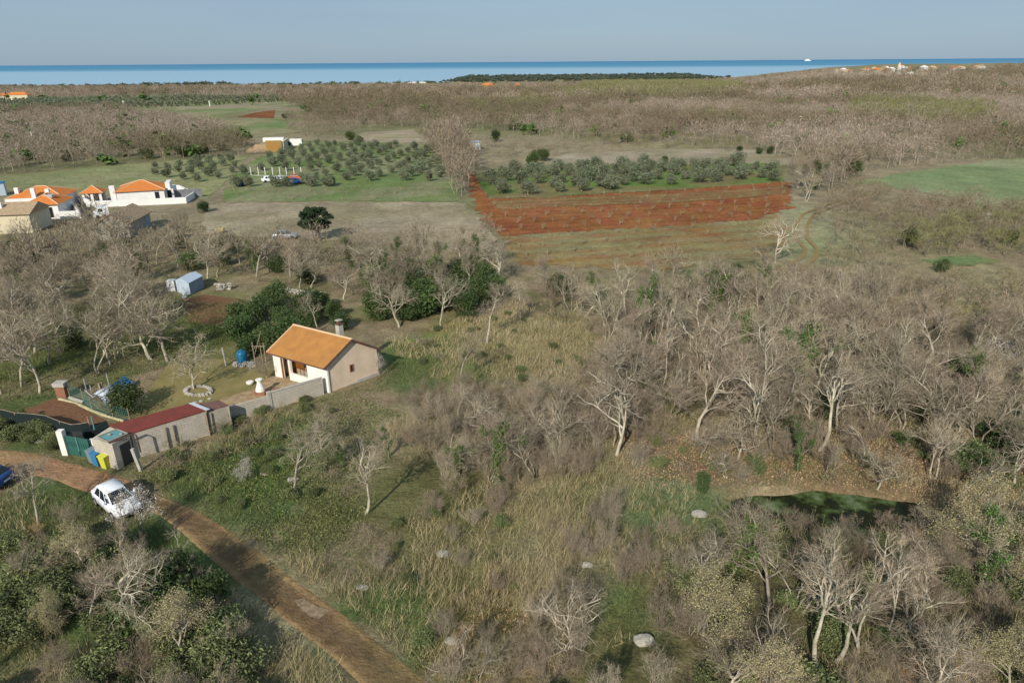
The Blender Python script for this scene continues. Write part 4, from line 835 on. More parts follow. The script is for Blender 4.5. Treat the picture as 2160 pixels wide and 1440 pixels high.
m = F2(); P_ = hiproof(m, 0, L_, 0, D2, hv, 1.6); rf = m.build('roof', M['tile'], v2); ridges(P_, A, (d_.x, d_.y), rf)
m = F2(); m.box(-1.2, -.2, .5, 1.4, -.3, hv+1.2); m.build('chimney', M['white_far'], rf); m = F2(); m.box(L_+.2, L_+1.1, 2, 6, hv*.9, hv+1.1); m.build('parapet', M['white_far'], v2)
for x0, x1, z0, z1 in ((L_-1.8, L_-1.0, .3, 2.2), (L_+.4, L_+1.2, .3, 2.2)):
    m = F2(); win(m, x0, x1, 0 if x0 < L_-1 else 1.5, z0, z1); m.build('window', M['dark'], v2)
m = F2(); m.box(L_+1.6, L_+7, 3.0, 3.15, -.4, 1.9); m.build('terrace_screen', mat('slate', (.13, .13, .15), c2=(.22, .22, .24), scale=2), v2)
pv = thing('pavilion', W(205, 425), 'open white pavilion with a small orange hipped roof', 'pavilion')
A, d_, L_ = frame_((178, 432), (218, 430)); hv = 2.3
for x in (.2, L_/2, L_-.2):
    for y in (.1, 3.2): m = MB(A, (d_.x, d_.y)); m.box(x-.25, x+.25, y-.25, y+.25, -.3, hv); m.build('pillar', M['white_far'], pv)
m = MB(A, (d_.x, d_.y)); m.box(0, L_, 3.5, 3.7, -.3, hv); m.build('rear_wall', M['brick'], pv)
m = MB(A, (d_.x, d_.y)); P_ = hiproof(m, 0, L_, 0, 3.6, hv, 1.3, .45); rf = m.build('roof', M['tile'], pv); ridges(P_, A, (d_.x, d_.y), rf)
pw = thing('perimeter_wall', W(290, 437), 'long white garden wall in front of the right villa', 'wall')
pts = [W(*p) for p in ((190, 438), (394, 429), (412, 417), (380, 402), (350, 402))]
wallmesh('wall', M['white_far'], pts, -.4, 1.25, .25, pw)
wallmesh('side_wall', M['white_far'], [W(152, 424), W(190, 437)], -.4, 1.5, .25, pw)
v1 = thing('villa', W(100, 462), 'white villa with two joined orange hipped roofs at the left edge', 'house')
A, d_, L_ = frame_((58, 464), (128, 461)); F1 = lambda: MB(A, (d_.x, d_.y)); hv = 2.7
m = F1(); m.box(0, L_, 0, 7, -.4, hv); m.box(-6, L_-2, 7.003, 16, -.4, hv+.1); m.build('wall', M['white_far'], v1)
m = F1(); P_ = hiproof(m, 0, L_, 0, 7, hv, 1.5); r1 = m.build('roof', M['tile'], v1); ridges(P_, A, (d_.x, d_.y), r1)
m = F1(); P_ = hiproof(m, -6, L_-2, 8.2, 16, hv+.1, 1.6); r2_ = m.build('roof', M['tile'], v1); ridges(P_, A, (d_.x, d_.y), r2_)
for x, y in ((-1.5, 7.8), (1.6, 6.3), (-5, 9.5)): m = F1(); m.box(x, x+.7, y, y+.7, 2.4, hv+1.9); m.build('chimney', M['white_far'], r1)
m = F1(); m.box(2.7, 4.2, 2.2, 3.6, hv+.9, hv+1.35); m.build('skylight', M['steel'], r1)
m = F1(); win(m, 3.2, 4.6, 0, .3, 2.2); m.build('window', M['dark'], v1)
pw = thing('perimeter_wall', W(150, 462), 'white garden wall right of the left villa', 'wall')
wallmesh('wall', M['white_far'], [W(128, 463), W(172, 461), W(148, 432)], -.4, 1.5, .25, pw)
bx_ = thing('container', W(3, 415), 'small blue and white cabin behind the left villa', 'cabin'); A, d_, L_ = frame_((-14, 414), (14, 412))
m = MB(A, (d_.x, d_.y)); m.box(0, L_, 0, 2.5, 0, 2.6); m.build('wall', M['shed2'], bx_); m = MB(A, (d_.x, d_.y)); m.box(-.1, L_+.1, -.1, 2.6, 2.602, 2.8); m.build('roof', M['tarp'], bx_)
yh = thing('farmhouse', W(30, 494), 'tall cream farmhouse with an old brown tiled roof at the left edge', 'house')
A, d_, L_ = frame_((-110, 497), (71, 491)); hv = hgt(W(71, 491), 451); Fy = lambda: MB(A, (d_.x, d_.y))
m = Fy(); m.box(0, L_, 0, 7, -.4, hv); m.build('wall', M['cream'], yh)
m = Fy(); m.poly([(-.3, -.4, hv-.05), (L_+.3, -.4, hv-.05), (L_+.3, 3.5, hv+1.5), (-.3, 3.5, hv+1.5), (L_+.3, 7.4, hv-.05), (-.3, 7.4, hv-.05)], [(0, 1, 2, 3), (3, 2, 4, 5), (0, 3, 5), (1, 4, 2), (0, 5, 4, 1)]); rf = m.build('roof', M['oldtile'], yh)
m = Fy(); m.box(L_-5.4, L_-4.8, 1.6, 2.2, hv+.6, hv+1.7); m.build('chimney', M['white_far'], rf)
m = Fy(); win(m, L_-6.4, L_-5.3, 0, hv*.45, hv*.45+1.2); m.build('window', M['brick'], yh)
m = Fy(); win(m, L_-7.4, L_-6.8, 0, .2, 1.4); m.build('window', M['brick'], yh)
sh = thing('stone_barn', W(260, 500), 'old stone barn with a weathered brown gable roof', 'barn')
A, d_, L_ = frame_((206, 508), (276, 503)); r0, r1_ = W(240, 470, 4.3), W(285, 447, 4.3); bb = (r1_-r0); bb.z = 0; LB = 9.5; bb.normalize()
Fs = lambda: MB(A, (d_.x, d_.y), (bb.x, bb.y)); hv = 2.6
m = Fs(); pr_ = [(0, -.4), (L_, -.4), (L_, hv), (L_/2, 4.1), (0, hv)]; m.poly([(x, 0, z) for x, z in pr_]+[(x, LB, z) for x, z in pr_], [(0, 1, 2, 3, 4), (9, 8, 7, 6, 5)]+[(k, k+5, (k+1) % 5+5, (k+1) % 5) for k in range(5)]); m.build('wall', M['stone'], sh)
m = Fs()
for s in (0, 1):
    xe = -.35 if s == 0 else L_+.35; q = [(xe, -.3, hv-.05), (L_/2, -.3, 4.22), (L_/2, LB+.3, 4.22), (xe, LB+.3, hv-.05)]; m.prism(q if s == 0 else q[::-1], .14)
m.build('roof', M['oldtile'], sh); m = Fs(); m.box(L_+.003, L_+.06, LB-2.5, LB-.6, .2, 2.3); m.build('door', M['shed'], sh)
vn_ = W(228, 460); vt = thing('delivery_van', vn_, 'white van parked on the lawn behind the stone barn', 'van'); A, d_, L_ = frame_((199, 462), (232, 459))
m = MB(A, (d_.x, d_.y)); m.prism([(0, 0, 1.2), (.7, 0, 1.35), (.7, 1.9, 1.35), (0, 1.9, 1.2)], .9); m.box(.703, L_, 0, 1.9, .35, 2.1); m.build('body', M['paint'], vt)
m = MB(A, (d_.x, d_.y)); m.box(.9, 1.6, -.02, -.004, 1.2, 1.8); m.build('side_window', M['glass'], vt)
for x in (.6, L_-.7): m = MB(A, (d_.x, d_.y)); m.tube([(x, -.03, .35), (x, .2, .35)], .33, 12); m.build('wheel', M['tyre'], vt)
# parked cars farther out
for px, py, rz_, mt, lb, k in ((602, 504, .15, 'rim', 'pale silver car on the pale meadow left of the pine', 0), (570, 384, .5, 'paint', 'silver car between the olives, leftmost of the silver ones', 0), (590, 384, .3, 'paint', 'white blue car half hidden behind an olive', 0), (626, 388, .1, 'bluepaint', 'dark car parked below the orange car', 0), (514, 392, 1.2, 'bluepaint', 'dark blue car at the left end of the olive row', 0), (627, 380, .1, 'redcar', 'orange red car at the right end of the row of posts', 0)):
    p = W(px, py); p.z += .03; car(p, rz_, M[mt], lb, simple=True, sc=1.0)
p = W(466, 492); m = MB(tuple(p)); m.box(-.7, .7, -.5, .5, .3, 1.0); t = tag(m.build('water_tank', M['yellow'], loc=p, bevel=.1), 'yellowish water tank at the meadow edge', 'tank'); m = MB(); m.box(-.6, .6, -.4, .4, -.1, .3); m.box(-.2, .2, -.2, .2, 1.0, 1.12); c_ = m.build('stand', M['wood']); c_.parent = t
for k, px in enumerate((530, 546, 560, 576, 591, 605, 621, 636)):
    p = W(px, 370+k*.1); m = MB(tuple(p)); m.tube([(0, 0, -.2), (0, 0, 2.1)], .09, 6); tag(m.build('fence_post', M['white_far'], loc=p), 'white post in the row behind the parked cars', 'post', 'white posts behind the parked cars')
m = MB(); strut(m, W(530, 370, 1.9), W(636, 371, 1.9), .04); tag(m.build('fence_rail', M['white_far'], loc=W(580, 370)), 'thin white rail along the top of the white posts', 'rail')
cs = thing('construction_site', W(570, 318), 'unfinished concrete and rusty walled building site at the wood edge', 'building')
A, d_, L_ = frame_((536, 322), (596, 320)); Fc_ = lambda: MB(A, (d_.x, d_.y))
m = Fc_(); m.box(4, L_, 0, .5, -.3, 3.6); m.build('front_wall', M['rustwall'], cs); m = Fc_(); m.box(L_-.003, L_+.5, .6, 12, -.3, 3.2); m.build('side_wall', M['cream'], cs)
m = Fc_(); m.box(0, L_, 9, 17, -.3, 1.6); m.build('slab', M['paving'], cs); m = Fc_(); m.box(0, 7, 17.3, 20, -.3, 2.8); m.box(9, 13, 17.3, 19, -.3, 2.3); m.build('block_wall', M['white_far'], cs)
m = Fc_(); m.poly([(-2, -2, -.2), (5, -2, -.2), (4.2, 3, 2.2), (0, 4, 2.2), (-3, 2, .4)], [(0, 1, 2, 3, 4)]); m.build('spoil_heap', M['paving'], cs)
hut = thing('garden_hut', W(1005, 317), 'small pale hut at the end of the hedgerow', 'hut'); A, d_, L_ = frame_((996, 317), (1013, 316))
m = MB(A, (d_.x, d_.y)); m.box(0, L_, 0, 2.5, -.2, 2.3); m.build('wall', M['white_far'], hut); m = MB(A, (d_.x, d_.y)); m.prism([(-.2, -.2, 2.5), (L_+.2, -.2, 2.5), (L_+.2, 2.7, 2.3+.5), (-.2, 2.7, 2.8)], .15); m.build('roof', M['steel'], hut)
m = MB(A, (d_.x, d_.y)); win(m, L_*.6, L_*.85, 0, 0, 1.8); m.build('door', M['steel'], hut)
def farhouse(px, py, wpx, wm, label, hgt_=3, roofm='tile', group=None, depth=8):
    p = W(px, py); sc = wpx/1440*(p.y/math.cos(PITCH)); t = thing('distant_house', p, label, 'house', group); m = MB(tuple(p), (1, .1)); m.box(-sc/2, sc/2, 0, depth, -3, hgt_); m.build('wall', wm, t)
    m = MB(tuple(p), (1, .1)); hiproof(m, -sc/2, sc/2, 0, depth, hgt_, hgt_*.5, .5); m.build('roof', M[roofm], t); return t
farhouse(6, 211, 26, M['cream'], 'distant orange roofed house at the left edge', 4); farhouse(38, 212, 36, M['cream'], 'wider distant orange roofed house beside the one at the left edge', 5)
farhouse(1030, 196, 24, M['cream'], 'distant orange roofed house seen over the middle wood', 7); farhouse(1092, 193, 14, M['cream'], 'tiny distant orange roofed house right of the middle one', 7)
p = W(880, 178); m = MB(); m.box(-28, 28, 0, 20, -3, 9); farhouse(880, 180, 34, M['white_far'], 'long white hall near the shore', 5, 'white_far'); farhouse(835, 181, 22, M['white_far'], 'low white hall left of the long one near the shore', 3, 'white_far')
rg = random.Random(9)
for k in range(46):
    px = rg.choice([rg.uniform(1765, 1800), rg.uniform(1820, 1925), rg.uniform(1830, 1925), rg.uniform(1945, 2080)]); yb = 156.5-(px-1760)*.036+rg.uniform(-.8, 2.8); farhouse(px, yb, rg.uniform(4, 8.5), M['white_far'] if rg.random() < .6 else M['cream'], 'pale house in the distant town on the right skyline', rg.uniform(3.5, 5.5), rg.choice(['tile', 'white_far', 'roof_trim', 'roof_trim', 'oldtile']), 'houses of the distant town', 10)
p = at(1895, 152); t = thing('bell_tower', p, 'pale tower rising above the distant town', 'tower'); m = MB(tuple(p)); m.box(-1.8, 1.8, -1.8, 1.8, -5, 10); m.build('shaft', M['white_far'], t); m = MB(tuple(p)); m.lathe((0, 0, 10), [(2.4, 0), (.3, 4)], 4); m.build('spire', M['roof_trim'], t)
sp = Vector((10900, 27000, -30)); t = thing('ship', sp, 'tiny white ship on the sea horizon', 'ship'); m = MB(tuple(sp)); m.prism([(-110, -20, 22), (110, -20, 22), (135, 0, 22), (110, 20, 22), (-110, 20, 22)], 26); m.build('hull', M['white_far'], t); m = MB(tuple(sp)); m.box(-80, 60, -15, 15, 22.1, 60); m.build('superstructure', M['white_far'], t)
for px, pb, ptop, lb in ((140, 286, 262, 'pale utility pole in the left wood'), (72, 305, 278, 'thin utility pole above the dark evergreen on the left'), (205, 270, 248, 'thin utility pole in the middle of the left wood'), (999, 202, 190, 'small utility pole by the distant house in the middle'), (443, 225, 213, 'small pole in the far green meadow'), (1688, 262, 245, 'pale dead tree like pole in the right wood'), (262, 226, 213, 'small pole at the left of the far green meadow')):
    p = W(px, pb); h = hgt(p, ptop); m = MB(tuple(p)); m.tube([(0, 0, -.3), (0, 0, h)], .13+p.y*.0004, 6); m.box(-.9, .9, -.08, .08, h*.9, h*.9+.18); tag(m.build('utility_pole', M['white_far'], loc=p), lb, 'pole')
p = at(213, 180); m = MB(tuple(p)); h = hgt(p, 146); m.tube([(0, 0, -2), (0, 0, h)], 1.1, 4, .6); tag(m.build('radio_mast', M['steel'], loc=p), 'thin tall mast against the sea on the left', 'mast')
# ------------------------------------------------------------------ trees
def proto_tree(pl, mats, name='bare_tree', leafname=None):
    root = bpy.data.objects.new(name, None); COL.objects.link(root); root.empty_display_size = .5
    for nm, part, mt in (('trunk', 'trunk', mats[0]), ('crown', 'crown', mats[1]), (leafname or 'foliage', 'leaf', mats[2] if len(mats) > 2 else None)):
        if pl.get(part) is not None:
            o = obj(nm, mesh(nm, *pl[part], [mt]), root); KIDS.setdefault(root.name, []).append(o)
    return dict(root=root, H=pl['H'], used=False, pl=pl)
MIR = random.Random(5)
def inst(pr, x, y, z, s, rz, label, cat, group=None, sz=None, tilt=0):
    r_ = pr['root']
    if pr['used']: r_ = copy_tree(r_)
    pr['used'] = True; r_.location = (x, y, z); r_.scale = (s*MIR.uniform(.82, 1.18), s*MIR.uniform(.82, 1.18)*MIR.choice((1, -1)), sz or s); r_.rotation_euler = (tilt, 0, rz)
    for k in ('label', 'category', 'group'):
        if k in r_: del r_[k]
    return tag(r_, label, cat, group)
bt = ('bark', 'twig'); MT = lambda *a: [M[k] for k in a]
NT = (7, 6, 5, 6)
BT = [proto_tree(plant(11+k, H=6, **{**dict(n=NT), **kw}), MT(*mm)) for k, (kw, mm) in enumerate([
    (dict(tf=.38, ang=(22, 50)), bt), (dict(tf=.32, ang=(30, 62), wig=.28), bt), (dict(tf=.5, ang=(28, 65), lr=(.8, .28, .18, .11, .07)), bt), (dict(tf=.38, ang=(28, 58), wig=.3, tilt=.28), ('bark', 'twig_pink')),
    (dict(tf=.45, ang=(18, 46), stems=2, tilt=.18, n=(5, 6, 5, 5)), bt), (dict(tf=.36, ang=(20, 48)), ('bark', 'twig_pink')), (dict(tf=.25, ang=(45, 80), wig=.3, lr=(.5, .52, .26, .13, .075)), bt), (dict(tf=.55, ang=(18, 40), up=.16, lr=(.72, .36, .2, .12, .07)), bt), (dict(tf=.4, stems=4, fan=.32, n=(4, 5, 4, 5), ang=(15, 42), up=.16, lr=(.82, .32, .2, .12, .07)), ('bark', 'twig_pink')), (dict(tf=.35, stems=3, fan=.45, n=(5, 5, 4, 5), ang=(18, 48), up=.15, lr=(.8, .34, .2, .12, .07)), bt)])]
BT += [proto_tree(plant(81+k, H=6, n=(7, 6, 5, 5), tf=.35, ang=(24, 52), leaf='ivy'), MT('bark', 'twig', 'ivy'), leafname='ivy') for k in range(2)]
WT = [proto_tree(plant(91+k, H=6, rr=(.105, .058, .029, .0105, .0056), **kw), MT('bark_white', 'twig')) for k, kw in enumerate([dict(n=(6, 5, 5, 5), tf=.5, ang=(18, 42), wig=.3, up=.13, lr=(.8, .32, .2, .12, .07)), dict(n=(5, 5, 5, 5), stems=2, tilt=.07, tf=.42, ang=(16, 36), wig=.2, up=.16, lr=(.78, .30, .18, .12, .07)), dict(n=(7, 7, 5, 5), tf=.3, ang=(35, 68), wig=.3, lr=(.6, .46, .25, .13, .07))])]
BB = [proto_tree(plant(31+k, H=6, n=NT, tf=.35, ang=(25, 55), leaf=(9000, .036, .16)), MT('bark', 'twig', 'bud'), leafname='buds') for k in range(2)]
BS = [proto_tree(plant(51+k, H=3.2, n=(5, 4, 4, 3), stems=11, fan=f, tf=.15, ang=(15, 40), wig=.16, rr=(.055, .032, .016, .010, .007), lr=(.8, .42, .25, .16, .1)), MT(bk, tw), name='bare_shrub') for k, (f, tw, bk) in enumerate([(.5, 'twig', 'bark'), (.8, 'twig_pink', 'bark_brown'), (.35, 'twig', 'bark'), (1.0, 'twig_pink', 'bark_brown')])]
HUGE = []
heroes = [ # base px, top px, proto, spin, label
 ((770, 1085), 912, 100, 0, 'pale bare tree with side branches standing alone by the scrub above the lane'), ((625, 1036), 890, 0, 1, 'small bare tree on the green bank below the garden wall'),
 ((354, 762), 612, 1, 2, 'wide spreading bare tree in the orchard behind the mossy yard'), ((83, 828), 640, 0, 3, 'tall pale bare tree at the lower left of the orchard'), ((45, 815), 660, 3, 4, 'leaning pale bare tree near the left edge of the orchard'),
 ((207, 785), 630, 4, 5, 'two-stemmed pale bare tree in the middle of the orchard'), ((233, 770), 650, 2, 1, 'slim bare tree right of the two-stemmed one in the orchard'), ((2, 830), 690, 0, 2, 'bare tree cut by the left edge of the photo'),
 ((409, 822), 700, 6, 3, 'low two-stemmed bare tree growing in the ring of stones'), ((968, 807), 690, 3, 4, 'small leaning bare tree with a clear shadow on the open slope'), ((1027, 724), 590, 2, 5, 'slim pale bare tree at the upper left of the open slope'),
 ((930, 688), 570, 0, 1, 'pale bare tree with forked top in front of the dark evergreens'), ((1097, 672), 580, 2, 3, 'thin bare tree above the overgrown slope'), ((842, 690), 590, 1, 2, 'spreading bare tree left of the forked one before the evergreens'),
 ((672, 700), 610, 2, 2, 'thin bare tree just behind the orange roof'), ((898, 745), 690, 3, 1, 'small leaning bare tree on the slope behind the house'),
 ((1727, 1412), 1165, 100, 2, 'bare tree with a wavy white trunk at the bottom right'), ((1812, 1372), 1110, 101, 1, 'tall white twin-stemmed bare tree at the bottom right'), ((1868, 1345), 1125, 101, 3, 'white Y-forked bare tree right of the twin-stemmed one'),
 ((1758, 1395), 1180, 100, 5, 'slender bare tree between the wavy trunk and the twin-stemmed tree'), ((1618, 1290), 1100, 5, 3, 'bare tree with dense twiggy head left of the wavy trunk'), ((1765, 905), 760, 102, 2, 'wide spreading pale bare tree in the middle of the right thicket'),
 ((1595, 930), 680, 101, 2, 'tallest pale bare tree of the right thicket'), ((1300, 960), 760, 102, 5, 'spreading pale bare tree at the left edge of the thicket'), ((1540, 900), 700, 5, 1, 'pale forked bare tree beside the tallest one of the thicket'),
 ((1900, 905), 700, 4, 3, 'twin-stemmed pale bare tree in the right part of the thicket'), ((1470, 930), 740, 3, 2, 'leaning pale bare tree in the left part of the thicket'), ((1985, 940), 760, 1, 2, 'bare tree above the right end of the pond'),
 ((2140, 1020), 900, 102, 2, 'gnarled white-branched bare tree at the right edge'), ((2020, 1060), 930, 3, 3, 'gnarled leaning bare tree over the right end of the pond'), ((1850, 1030), 930, 6, 1, 'low crooked bare tree on the brown bank of the pond'),
 ((80, 1105), 975, 2, 2, 'slim bare tree on the grass between the two parked cars'), ((300, 1330), 1150, 102, 2, 'tangled bare tree with white limbs beside the shaded lane'), ((190, 1330), 1180, 3, 2, 'bare tree in the shrubs at the lower left'),
 ((540, 585), 455, 5, 2, 'rounded bare tree on the edge of the pale meadow'), ((438, 590), 490, 1, 1, 'white-limbed bare tree left of the blue shed'), ((180, 600), 500, 1, 2, 'gnarled bare tree with crooked limbs below the farmhouse'), ((777, 588), 480, 6, 2, 'gnarled bare tree with a dark ivy heart below the pine'),
 ((1048, 600), 490, 102, 5, 'white-limbed bare tree at the corner of the stubble field'), ((1635, 555), 450, 102, 3, 'bare tree with white limbs at the right corner of the red field'), ((1380, 620), 530, 100, 3, 'white slim bare tree in the belt below the stubble field'),
 ((555, 800), 745, 4, 0, 'small pruned tree at the porch corner'), ((312, 925), 885, 1, 0, 'tiny pale tree behind the red shed roof'), ((1680, 400), 330, 5, 2, 'bare tree with pale stems at the right corner of the olive plot'), ((1700, 425), 350, 4, 2, 'twin-stemmed bare tree beside the wheel ruts')]
for (bx_, by_), ty, k, rz_, lb in heroes:
    p = at(bx_, by_); h = hgt(p, ty); PRO = BT[k] if k < 100 else WT[k-100]; s = h/PRO['H']; s2 = s
    inst(PRO, p.x, p.y, p.z, s2, rz_*1.1+.3, lb, 'tree', sz=s)
HP = [at(*h_[0]) for h_ in heroes]
# open views the photo shows: nothing tall may stand in front of these places
CLEAR = [(372, 580, 436, 622), (235, 446, 320, 462), (0, 430, 68, 478), (0, 395, 420, 440), (575, 488, 625, 505), (628, 437, 718, 500), (1000, 400, 1600, 500), (1080, 500, 1560, 535), (190, 1022, 280, 1085), (1600, 1050, 1880, 1082), (430, 428, 620, 480), (720, 428, 1000, 478),
  (565, 690, 800, 800), (1680, 430, 1720, 560), (1900, 560, 2160, 625), (0, 850, 430, 1000), (480, 740, 560, 780)]
HB = [(h_[0][0]-28, h_[1]+(h_[0][1]-h_[1])*.35, h_[0][0]+28, h_[0][1]) for h_ in heroes]
def blocked(x, y, z, h, soft=True):
    px, pb = proj(x, y, z); _, pt = proj(x, y, z+h); w_ = h*.30*FPX/math.hypot(x, y, CH)
    for x0, y0, x1, y1 in CLEAR:
        if pb > y1+3 and pt < y1-(y1-y0)*.35 and px+w_ > x0 and px-w_ < x1: return True
    if soft:
        for x0, y0, x1, y1 in HB:
            if pb > y1+2 and pt < y1-10 and px+w_*.6 > x0 and px-w_*.6 < x1: return RN.random() < (.85 if y1 > 1150 else .5)
    return False
# regions: (outline, spacing, height range, kinds, label, group)
DELL = [(1340, 1050), (1560, 1035), (1760, 1035), (1960, 1060), (1980, 1105), (1700, 1110), (1600, 1110), (1480, 1060)]
ROADP = [(-300, 925), (60, 940), (220, 980), (345, 1035), (590, 1178), (735, 1282), (910, 1420), (1030, 1510), (1240, 1700), (880, 1720), (690, 1408), (475, 1235), (325, 1100), (170, 1048), (-300, 1010)]
YARD = [(0, 830), (140, 800), (300, 760), (470, 740), (560, 690), (810, 700), (870, 760), (800, 800), (690, 840), (440, 900), (300, 990), (130, 970), (0, 950)]
TREES = [
 ([(-200, 640), (230, 610), (480, 650), (470, 700), (330, 770), (150, 800), (-200, 830)], 4.3, (6, 8.5), 'T', 'pale bare tree of the left orchard', 'bare trees of the left orchard'),
 ([(-200, 505), (190, 515), (420, 510), (640, 525), (700, 560), (560, 605), (440, 585), (360, 570), (330, 600), (0, 640), (-200, 640)], 3.8, (3.8, 6), 'T', 'bare tree in the belt between the farmhouse and the orchard', 'bare trees below the farmhouse'),
 ([(640, 525), (1060, 530), (1090, 600), (1000, 650), (830, 680), (760, 640), (600, 600)], 3.9, (3.8, 6.2), 'T', 'bare tree in the belt behind the orange roofed house', 'bare trees behind the house'),
 ([(1090, 590), (1250, 560), (1640, 560), (1680, 590), (1500, 640), (1200, 660), (1100, 650)], 4.6, (4, 7), 'T', 'bare tree in the belt below the stubble field', 'bare trees below the stubble field'),
 ([(1230, 700), (1400, 640), (1680, 620), (2200, 690), (2300, 960), (1950, 960), (1560, 955), (1400, 940), (1270, 880)], 3.1, (5, 8.5), 'TU', 'bare tree standing in the dense thicket above the pond', 'bare trees of the thicket'),
 ([(1420, 940), (1560, 955), (1950, 960), (2050, 1000), (1960, 1035), (1760, 1020), (1440, 1015)], 2.7, (2.5, 5), 'T', 'low bare tree on the brown bank above the pond', 'bare trees on the pond bank'),
 ([(1420, 1190), (1900, 1180), (2300, 1090), (2700, 1300), (2900, 1900), (1500, 1900)], 3.0, (4, 6.5), 'TB', 'bare tree in the bottom right wood with yellowish buds', 'budding trees at the bottom right'),
 ([(1960, 1010), (2300, 950), (2300, 1090), (1980, 1100)], 3.2, (4, 6.5), 'T', 'bare tree at the right end of the pond', 'bare trees right of the pond'),
 ([(-250, 1140), (120, 1140), (420, 1235), (480, 1340), (560, 1500), (640, 1900), (-600, 1900)], 3.6, (3, 4.8), 'TB', 'tangled bare tree at the lower left', 'bare trees at the lower left'),
 ([(930, 1350), (1230, 1330), (1300, 1500), (1200, 1900), (1000, 1800)], 3.2, (2.5, 4.2), 'T', 'small bare tree at the bottom centre', 'bare trees at the bottom centre'),
 ([(880, 900), (1230, 880), (1380, 990), (1200, 1040), (980, 1050)], 3.0, (3, 5.5), 'T', 'small bare tree in the middle scrub', 'small bare trees of the middle scrub'),
 ([(560, 940), (900, 890), (900, 1060), (720, 1120), (560, 1060)], 6, (2.5, 4.5), 'T', 'small bare tree on the bank above the lane', 'small bare trees above the lane'),
 ([(1680, 370), (1780, 375), (1790, 410), (1690, 415)], 4, (6, 8.5), 'T', 'pinkish bare tree in the clump beside the green field', 'bare trees beside the green field'),
 ([(900, 300), (960, 290), (1000, 350), (985, 415), (950, 430), (930, 360)], 4, (6, 8.5), 'T', 'bare tree in the hedgerow between grove and red field', 'bare trees of the hedgerow'),
]
SHR = [
 ([(840, 860), (1000, 835), (1240, 850), (1400, 950), (1340, 1020), (1180, 1050), (960, 1060), (880, 980)], 2.0, (1.8, 3.6), 'pinkish grey bare shrub in the middle scrub', 'shrubs of the middle scrub'),
 ([(1230, 700), (1400, 640), (1680, 600), (2200, 640), (2300, 960), (1950, 980), (1560, 975), (1400, 960), (1270, 900)], 2.6, (2, 3.8), 'grey bare shrub under the thicket trees', 'shrubs of the thicket'),
 ([(1400, 1170), (1900, 1170), (2300, 1080), (2700, 1300), (2900, 1900), (1350, 1900)], 2.6, (1.8, 3.2), 'grey bare shrub in the bottom right wood', 'shrubs of the bottom right wood'),
 ([(-250, 1110), (200, 1110), (440, 1230), (500, 1340), (560, 1500), (640, 1900), (-600, 1900)], 2.5, (1.6, 2.8), 'tangled bare shrub at the lower left', 'shrubs at the lower left'),
 ([(860, 1340), (1000, 1290), (1230, 1290), (1300, 1400), (1200, 1900), (950, 1800)], 2.2, (1.5, 2.8), 'grey bare shrub at the bottom centre', 'shrubs at the bottom centre'),
 ([(310, 1000), (330, 930), (440, 905), (560, 885), (570, 930), (430, 985)], 1.7, (1, 2), 'dark bramble like shrub at the foot of the shed wall', 'shrubs at the shed wall'),
 ([(1180, 1080), (1330, 1080), (1400, 1200), (1300, 1250), (1210, 1200)], 1.9, (1.8, 3), 'pinkish grey shrub left of the pond', 'shrubs left of the pond'),
 ([(700, 1110), (1100, 1060), (1260, 1100), (1200, 1290), (900, 1300)], 2.6, (.7, 1.9), 'low grey brown bush in the dry clearing', 'low bare bushes of the clearing'),
 ([(1340, 1110), (1960, 1105), (1980, 1150), (1340, 1170)], 1.9, (1, 2), 'bare shrub at the near edge of the pond', 'shrubs at the pond edge'),
 ([(1420, 960), (1950, 960), (2040, 1010), (1940, 1045), (1760, 1032), (1440, 1025)], 1.9, (.9, 2.2), 'low brown bare shrub on the bank above the pond', 'low shrubs on the pond bank'),
 ([(1100, 620), (1700, 600), (1700, 640), (1300, 690), (1100, 700)], 2.8, (1.8, 3.2), 'bare shrub in the belt below the stubble field', 'shrubs below the stubble field'),
 ([(-200, 510), (1060, 530), (1080, 640), (820, 680), (560, 610), (440, 590), (0, 640), (-200, 640)], 4.0, (1.8, 3.4), 'bare shrub between the belt trees', 'shrubs of the tree belt'),
 ([(560, 1020), (740, 1000), (860, 1080), (800, 1180), (640, 1130)], 3.4, (1, 1.8), 'low bare shrub on the bank above the lane', 'low shrubs above the lane'),
 ([(640, 700), (840, 690), (1000, 730), (980, 790), (880, 760)], 4, (1, 2), 'low bare shrub on the open slope', 'low shrubs of the open slope'),
]
def build_kind(protos_of, regs, name, cat, limit, seed, avoid):
    allp = []
    for k, rg_ in enumerate(regs):
        poly, spc, hr = rg_[:3]; kinds = rg_[3] if len(rg_) == 6 else 'S'; pts = scatter(poly, spc, seed=seed+k, avoid=avoid)
        for x, y, z in pts:
            if any((x-q.x)**2+(y-q.y)**2 < 2.2 for q in HP): continue
            pl = RN.choice(protos_of(kinds)); h = RN.uniform(*hr); px, py = proj(x, y, z+h*.7); dist = math.hypot(x, y, CH)
            vis = (-60 < px < 2220) and (py < 1500 or proj(x, y, z+h)[1] < 1420)
            if not vis or blocked(x, y, z, h): continue
            allp.append((h/dist, pl, x, y, z, h/pl['H'], rg_[-2], rg_[-1]))
    allp.sort(key=lambda a: -a[0])
    for _, pl, x, y, z, s, lb, gr in allp[:limit]: inst(pl, x, y, z, s*RN.uniform(.9, 1.1), RN.uniform(0, 6.28), lb, cat, gr, sz=s, tilt=RN.uniform(-.06, .06))
    return allp[limit:]
rest_t = build_kind(lambda k: (BT+BB*4 if k == 'TB' else BT+(BT[7:10]*3+WT[:2]*2 if k == 'TU' else [])), TREES, 'bare_tree', 'tree', 290-len(heroes), 100, (DELL, ROADP, YARD))
rest_s = build_kind(lambda k: BS, SHR, 'bare_shrub', 'shrub', 298, 300, (DELL, ROADP, YARD[:-4]+[(440, 890), (300, 960)]))
